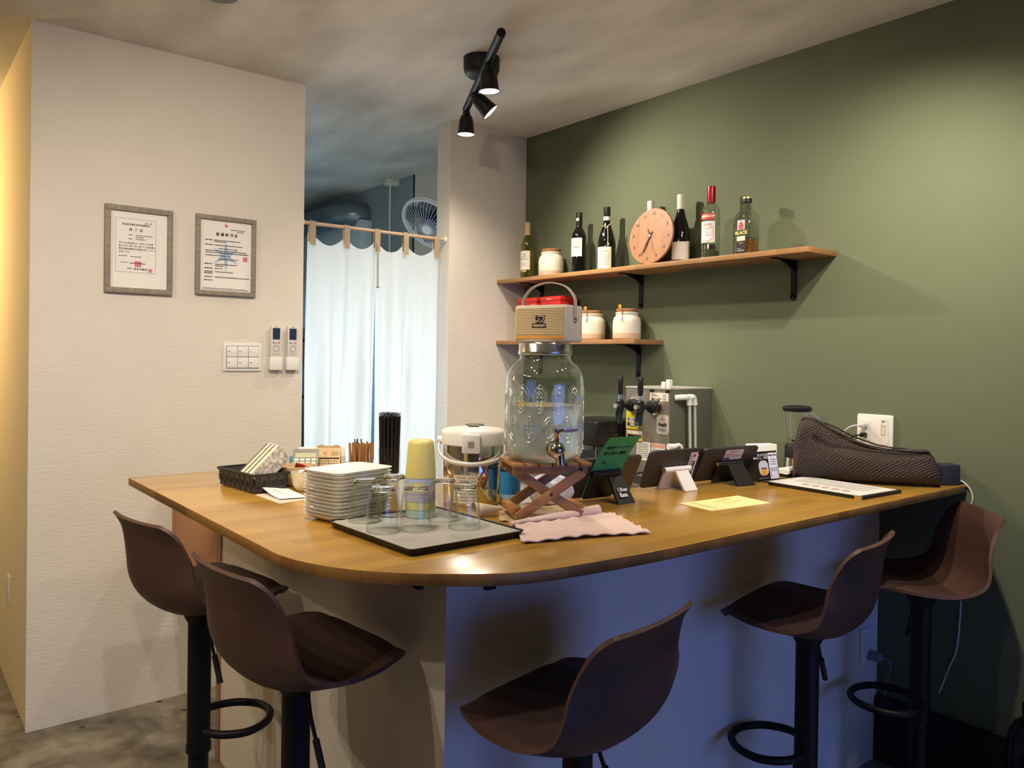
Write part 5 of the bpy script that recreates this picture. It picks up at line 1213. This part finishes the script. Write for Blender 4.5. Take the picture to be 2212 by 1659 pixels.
# jars
def jar(label, x, y, z, scoop):
    t = thing('lidded_jar', label, 'jar', (x, y, z), 0, 'cork lidded jars on the shelves')
    G().lathe([(.058, 0), (.063, .004), (.0645, .010), (.0645, .030)], 40, None, True, False).obj('bare_band', mat('bare_clay', '#c2a88f', .8), t, smooth=50)
    G().lathe([(.0645, .030), (.065, .034), (.065, .082), (.062, .098), (.054, .109), (.0505, .113), (.051, .117), (.0535, .120), (.0535, .125), (.05, .127), (.048, .124), (.047, .105)], 40, None, False, False).obj('glazed_body', mat('jar_glaze', '#d9d2c0', .2, coat=.4), t, smooth=60)
    G().lathe([(.0475, .108), (.0475, .126), (.049, .128), (.049, .141), (.047, .143), (.0001, .1435)], 32).obj('cork_lid', CORK, t, smooth=50)
    if scoop:
        G().lathe([(.0115, .143), (.0115, .160), (.0105, .162), (.0001, .1625)], 18, T(-.022, .022, 0)).obj('brass_knob', mat('brass', '#b98e35', .3, .8), t)
        G().tube([(-.052, -.014, .143), (-.058, -.026, .112), (-.0665, -.030, .085)], .0022, 6).obj('wooden_pick', mat('pick_wood', '#7a5a2e', .6), t)
    return t
jar('cream jar with a cork lid on the long shelf between the wine bottles', SX, 3.049, Z1, False)
jar('cream jar with a brass knobbed cork lid beside the red boxes', SX, 2.745, Z2, True)
jar('cream jar with a brass knobbed cork lid at the free end of the short shelf', SX, 2.516, Z2, True)
for k, (y, lb) in enumerate(((3.175, 'red gift box next to the pillar on the short shelf'), (2.991, 'red gift box with white script on the short shelf'))):
    t = thing('gift_box', lb, 'box', (XG-.09, y, Z2), 0, 'red boxes on the short shelf')
    G().box(-.06, .055, -.075, .075, 0, .2).obj('box_body', mat('gift_red', '#a5201d', .5), t, smooth=30, bevel=.002)
    G().box(-.062, .057, -.077, .077, .2, .222).obj('box_lid', mat('gift_red_lid', '#b52420', .5), t, smooth=30, bevel=.002)
    if k: G().tube(smooth_path([(-.0622, .03, .206), (-.0625, .022, .214), (-.0625, .018, .206), (-.0625, .008, .212), (-.0625, 0, .206), (-.0625, -.015, .211)], 4), .0009, 5).obj('script_print', LABEL, t)
# clock
ck = onx((1407, 509), XG-.150)
t = thing('wall_clock', 'round wooden clock leaning on the bottles of the long shelf', 'clock', (ck.x, ck.y, Z1), -90)
CKW = mat('clock_wood', '#996a46', .5, noise=(7, .18, 5, (9, 1, .7)))
cr = .124; cm = T(0, 0, cr+.001) @ RX(-7)
G().lathe([(cr-.001, -.006), (cr, -.005), (cr, .004), (cr-.001, .005)], 64).obj('clock_face', CKW, t, smooth=40, m=cm @ RX(90))
NUM = mat('clock_ink', '#3c2a20', .6)
for n in range(1, 13):
    a = R(90-30*n-4); text(str(n), .020, NUM, t, cm @ T(.1*math.cos(a), -.0055, .1*math.sin(a)) @ RY(4), bold=.0002)
HB = mat('hand_black', '#14100e', .4)
def hand(ang, l0, l1, w, y):
    g = G(); m_ = cm @ RY(ang)
    g.box(-w, w, y-.0006, y, l0, l1, m_); return g
hand(208, -.018, .098, .0016, -.009).obj('minute_hand', HB, t, smooth=0); hand(203, -.022, .075, .0024, -.0075).obj('hour_hand', HB, t, smooth=0); hand(158, -.034, .09, .0006, -.0105).obj('second_hand', HB, t, smooth=0); hand(330, 0, .035, .0016, -.0085).obj('alarm_hand', HB, t, smooth=0)
G().lathe([(.006, .005), (.005, .012), (.0001, .0125)], 16).obj('hand_boss', mat('boss_silver', '#b9ad9c', .3, .8), t, m=cm @ RX(90))
# ================================================================== machines on the back counter
ZB = .885
bx0, by0, by1 = 2.515, 2.105, 2.345
t = thing('beer_server', 'steel twin tap beer server covered in stickers by the green wall', 'beer machine', (bx0, by0, ZB))
w_, d_ = by1-by0, XG-bx0-.006; hB = 1.293-ZB
BS = mat('server_steel', '#8f887c', .38, .55, noise=(3, .05, 3, (1, 1, 8))); BSD = mat('server_side', '#6f7263', .4, .45)
G().box(0, d_, 0, w_, 0, hB-.006).obj('server_body', BSD, t, smooth=30, bevel=.002)
G().box(-.002, .0, .0, w_, 0, hB-.006).obj('front_plate', BS, t, smooth=0)
G().box(-.004, d_, -.002, w_+.002, hB-.006, hB).obj('top_plate', mat('server_top', '#c9c6bd', .35, .3), t, smooth=30)
def onfront(y0, y1, z0, z1, dx=-.0026): return (y0-by0, y1-by0, z0-ZB, z1-ZB, dx)
def fr(name, m_, y0, y1, z0, z1, k=0, parent=None):
    dx = -.0026-.0005*k
    return G().add([(dx, y1-by0, z0-ZB), (dx, y0-by0, z0-ZB), (dx, y0-by0, z1-ZB), (dx, y1-by0, z1-ZB)], [(0, 1, 2, 3)]).obj(name, m_, parent or t, smooth=0)
FM = lambda y, z, k=2: T(-.0026-.0005*k, y-by0, z-ZB) @ RZ(-90)
YS = mat('sticker_yellow', '#e6d31e', .5); WSK = mat('sticker_paper', '#dedad0', .6)
fr('manual_sticker', WSK, 2.112, 2.211, 1.238, 1.272); scrib(t, GREYINK, [(-.04, -.01, .010, .003, .003), (-.04, .0, .003, .003, .003), (-.04, .015, -.008, .006, .002), (.022, .04, .008, .004, .004), (.022, .04, -.001, .004, .004), (.022, .04, -.010, .004, .004)], FM(2.163, 1.255, 1), name='sticker_print')
fr('yellow_sticker', YS, 2.272, 2.343, 1.112, 1.186)
for i, (ch, bw) in enumerate((('チ', 0), ('ハ', 0), ('イ', 1), ('倶', 0), ('楽', 1), ('部', 0))):
    yy = 2.328-.021*(i % 3); zz = 1.150-.020*(i//3)
    fr('sticker_cell', INK if bw else WSK, yy-.0098, yy+.0098, zz-.0095, zz+.0095, 1); text(ch, .017, WSK if bw else INK, t, FM(yy, zz, 2), bold=.0004)
asm = mat('sticker_grey', '#b9b3aa', .5)
ol = [(-.032, -.030), (-.024, -.040), (.024, -.040), (.032, -.030), (.032, .030), (.024, .040), (-.024, .040), (-.032, .030)]
G().prism(ol, 0, .0008).obj('brand_sticker', asm, t, smooth=0, m=FM(2.140, 1.142, 0) @ RX(90))
text('Asahi', .021, INK, t, FM(2.140, 1.142, 3), bold=.0006); text('(WATARI)' if False else '旨い', .009, mat('sticker_coral', '#c9705a', .6), t, FM(2.140, 1.164, 3), bold=.0002)
fr('sticker_bar', mat('bar_grey', '#98938b', .6), 2.118, 2.162, 1.114, 1.127, 2); text('生', .008, GREYINK, t, FM(2.140, 1.1205, 4))
fr('warning_sticker', mat('sticker_amber', '#e0b04a', .5), 2.250, 2.340, 1.058, 1.106); fr('warning_bar', mat('navy_bar', '#1c1c30', .5), 2.255, 2.334, 1.078, 1.088, 1); fr('warning_head', WSK, 2.253, 2.337, 1.092, 1.103, 1)
fr('notice_sheet', WSK, 2.205, 2.280, .985, 1.062); scrib(t, GREYINK, [(-.030, .03, .03-.008*k, .0025, .004) for k in range(8)], FM(2.243, 1.024, 1), name='sheet_print')
fr('price_sheet', WSK, 2.125, 2.200, .985, 1.062); fr('price_head', mat('head_pink', '#d99a8c', .6), 2.127, 2.198, 1.045, 1.060, 1); scrib(t, GREYINK, [(-.03, .03, .012-.008*k, .0025, .004) for k in range(5)], FM(2.163, 1.024, 1), name='sheet_print')
for y in (2.115, 2.20): fr('lid_latch', BLKP, y-.012, y+.012, 1.272, 1.284, 1)
for k, y in enumerate((2.178, 2.290)):
    zt_ = 1.214-ZB; yy = y-by0
    a = thing2('beer_tap', t)
    G().lathe([(.036, 0), (.036, .008), (.028, .010)], 28, T(-.002, yy, zt_) @ RY(-90)).obj('tap_flange', CHROME, a, smooth=40)
    G().lathe([(.027, .008), (.027, .03), (.020, .034), (.020, .044), (.011, .047), (.011, .09)], 24, T(-.002, yy, zt_) @ RY(-90)).obj('tap_barrel', BLKP, a, smooth=40)
    G().lathe([(.016, -.022), (.017, .02), (.012, .026), (.006, .028), (.006, .04)], 20, T(-.098, yy, zt_)).obj('tap_valve', BLKP, a, smooth=40)
    G().lathe([(.010, .0), (.010, .014), (.0001, .015)], 16, T(-.112, yy, zt_) @ RY(-90)).obj('tap_screw', CHROME, a)
    G().lathe([(.0095, -.075), (.0095, -.02)], 16, T(-.094, yy-.004, zt_) @ RX(6)).lathe([(.0085, -.06), (.0085, -.02)], 16, T(-.098, yy+.016, zt_)).obj('tap_spout', mat('spout_dark', '#1b2a30', .2), a)
    G().lathe([(.007, .028), (.007, .048)], 14, T(-.098, yy, zt_)).obj('handle_ferrule', CHROME, a)
    G().lathe([(.009, .046), (.0115, .06), (.0125, .10), (.0125, .118), (.010, .122), (.0001, .123)], 20, T(-.098, yy, zt_)).obj('tap_handle', BLKP, a, smooth=40)
WH2 = mat('pipe_white', '#dfe0dc', .4)
for k, x in enumerate((.085, .118)):
    a = thing2('coolant_pipe', t)
    G().tube(smooth_path([(x-.06+.02*k, -.002, hB-.04), (x-.03+.01*k, -.028, hB-.037), (x-.005, -.03, hB-.042), (x+.002, -.03, hB-.07)], 4), .012, 12).obj('pipe_elbow', WH2, a, smooth=50)
    G().tube(smooth_path([(x+.002, -.03, hB-.06), (x+.006, -.03, hB-.15), (x+.014, -.028, hB-.28), (x+.016, -.028, hB-.40)], 4), .0065, 10).obj('pipe_hose', mat('hose_clear', '#b5b8b5', .3), a, smooth=50)
G().box(.01, .03, .012, .032, hB, hB+.034).box(.008, .028, .038, .056, hB, hB+.024).obj('top_switch', WH2, t, bevel=.002)
G().box(-.17, -.004, .01, w_-.01, 0, .03).obj('drip_tray', STEEL, t, smooth=30, bevel=.002)
g = G()
for k in range(14): g.box(-.165, -.01, .02+.0155*k, .026+.0155*k, .03, .033)
o = g.obj('drip_grate', DGREY, t, smooth=0); o['kind'] = 'stuff'
# coffee machine
e0 = ony((1290, 912), 2.375)
t = thing('espresso_machine', 'black espresso machine between the beer server and the glass dispenser', 'coffee machine', (e0.x, 2.375, ZB))
ez = e0.z-ZB; EM = mat('coffee_black', '#17181a', .3); ed = .30
G().box(0, ed, 0, .27, ez-.105, ez).obj('machine_head', EM, t, bevel=(.008, 3)); G().box(.14, ed, .005, .265, 0, ez-.10).obj('machine_column', EM, t, smooth=30); G().box(-.01, ed, .0, .27, 0, .035).obj('machine_base', EM, t, bevel=.004)
G().lathe([(.026, 0), (.024, .012), (.0001, .013)], 24, T(0, .16, ez-.055) @ RY(-90)).obj('steam_dial', BLKP, t); G().lathe([(.006, 0), (.006, .004)], 14, T(0, .10, ez-.075) @ RY(-90)).obj('power_button', STEEL, t)
G().lathe([(.03, ez-.13), (.032, ez-.10)], 24, T(.07, .12, 0)).obj('brew_group', STEEL, t)
G().tube(smooth_path([(.03, .03, ez-.105), (.02, .02, ez-.15), (.03, .0, ez-.19)], 4), .004, 8).obj('steam_wand', CHROME, t)
scrib(t, GREYINK, [(.10, .125, ez-.06, .004, .012)], I4, name='brand_mark', y=-.0004)
e1 = onz((1288, 1003), ZB+.036)
t = lathe_thing('milk_jug', 'black and steel milk jug standing below the coffee machine', 'jug', (e0.x+.0, 2.31, ZB+.0), [(.035, 0), (.036, .01), (.031, .10), (.032, .115), (.029, .115), (.028, .02)], mat('jug_black', '#26262a', .35), 28, None, 'jug_body')
G().lathe([(.0318, .095), (.0328, .116)], 28, None, False, False).obj('steel_rim', CHROME, t)
# pump bottle
pb = (2.43, 2.02)
t = thing('pump_bottle', 'white pump dispenser bottle in front of the beer server', 'bottle', (pb[0], pb[1], ZB), -20)
G().lathe([(.032, 0), (.034, .006), (.034, .10), (.026, .125), (.015, .132)], 28).obj('bottle_body', WHITEP, t, smooth=50); G().lathe([(.016, .13), (.016, .15), (.008, .152), (.008, .172)], 20).obj('pump_collar', WHITEP, t)
G().tube([(-.018, .0, .183), (.012, 0, .184), (.03, 0, .19), (.042, 0, .184), (.044, 0, .172)], [.012, .010, .007, .006, .005], 12).obj('pump_spout', WHITEP, t, smooth=50)
# dark gas cylinder at the foot of the green wall
t = thing('gas_cylinder', 'dark gas bottle with a capped neck standing by the green wall', 'gas bottle', (2.665, .835, 0))
CY_ = mat('cylinder_black', '#0b0a0a', .2)
G().lathe([(.07, 0), (.074, .006), (.074, .27), (.07, .31), (.055, .345), (.032, .365)], 32).obj('cylinder_body', CY_, t, smooth=50)
G().lathe([(.03, .36), (.034, .375), (.034, .405), (.028, .415)], 24).obj('neck_ring', CY_, t, smooth=50); G().lathe([(.022, .41), (.03, .425), (.031, .445), (.02, .462), (.0001, .465)], 24).obj('valve_cap', CY_, t, smooth=50)
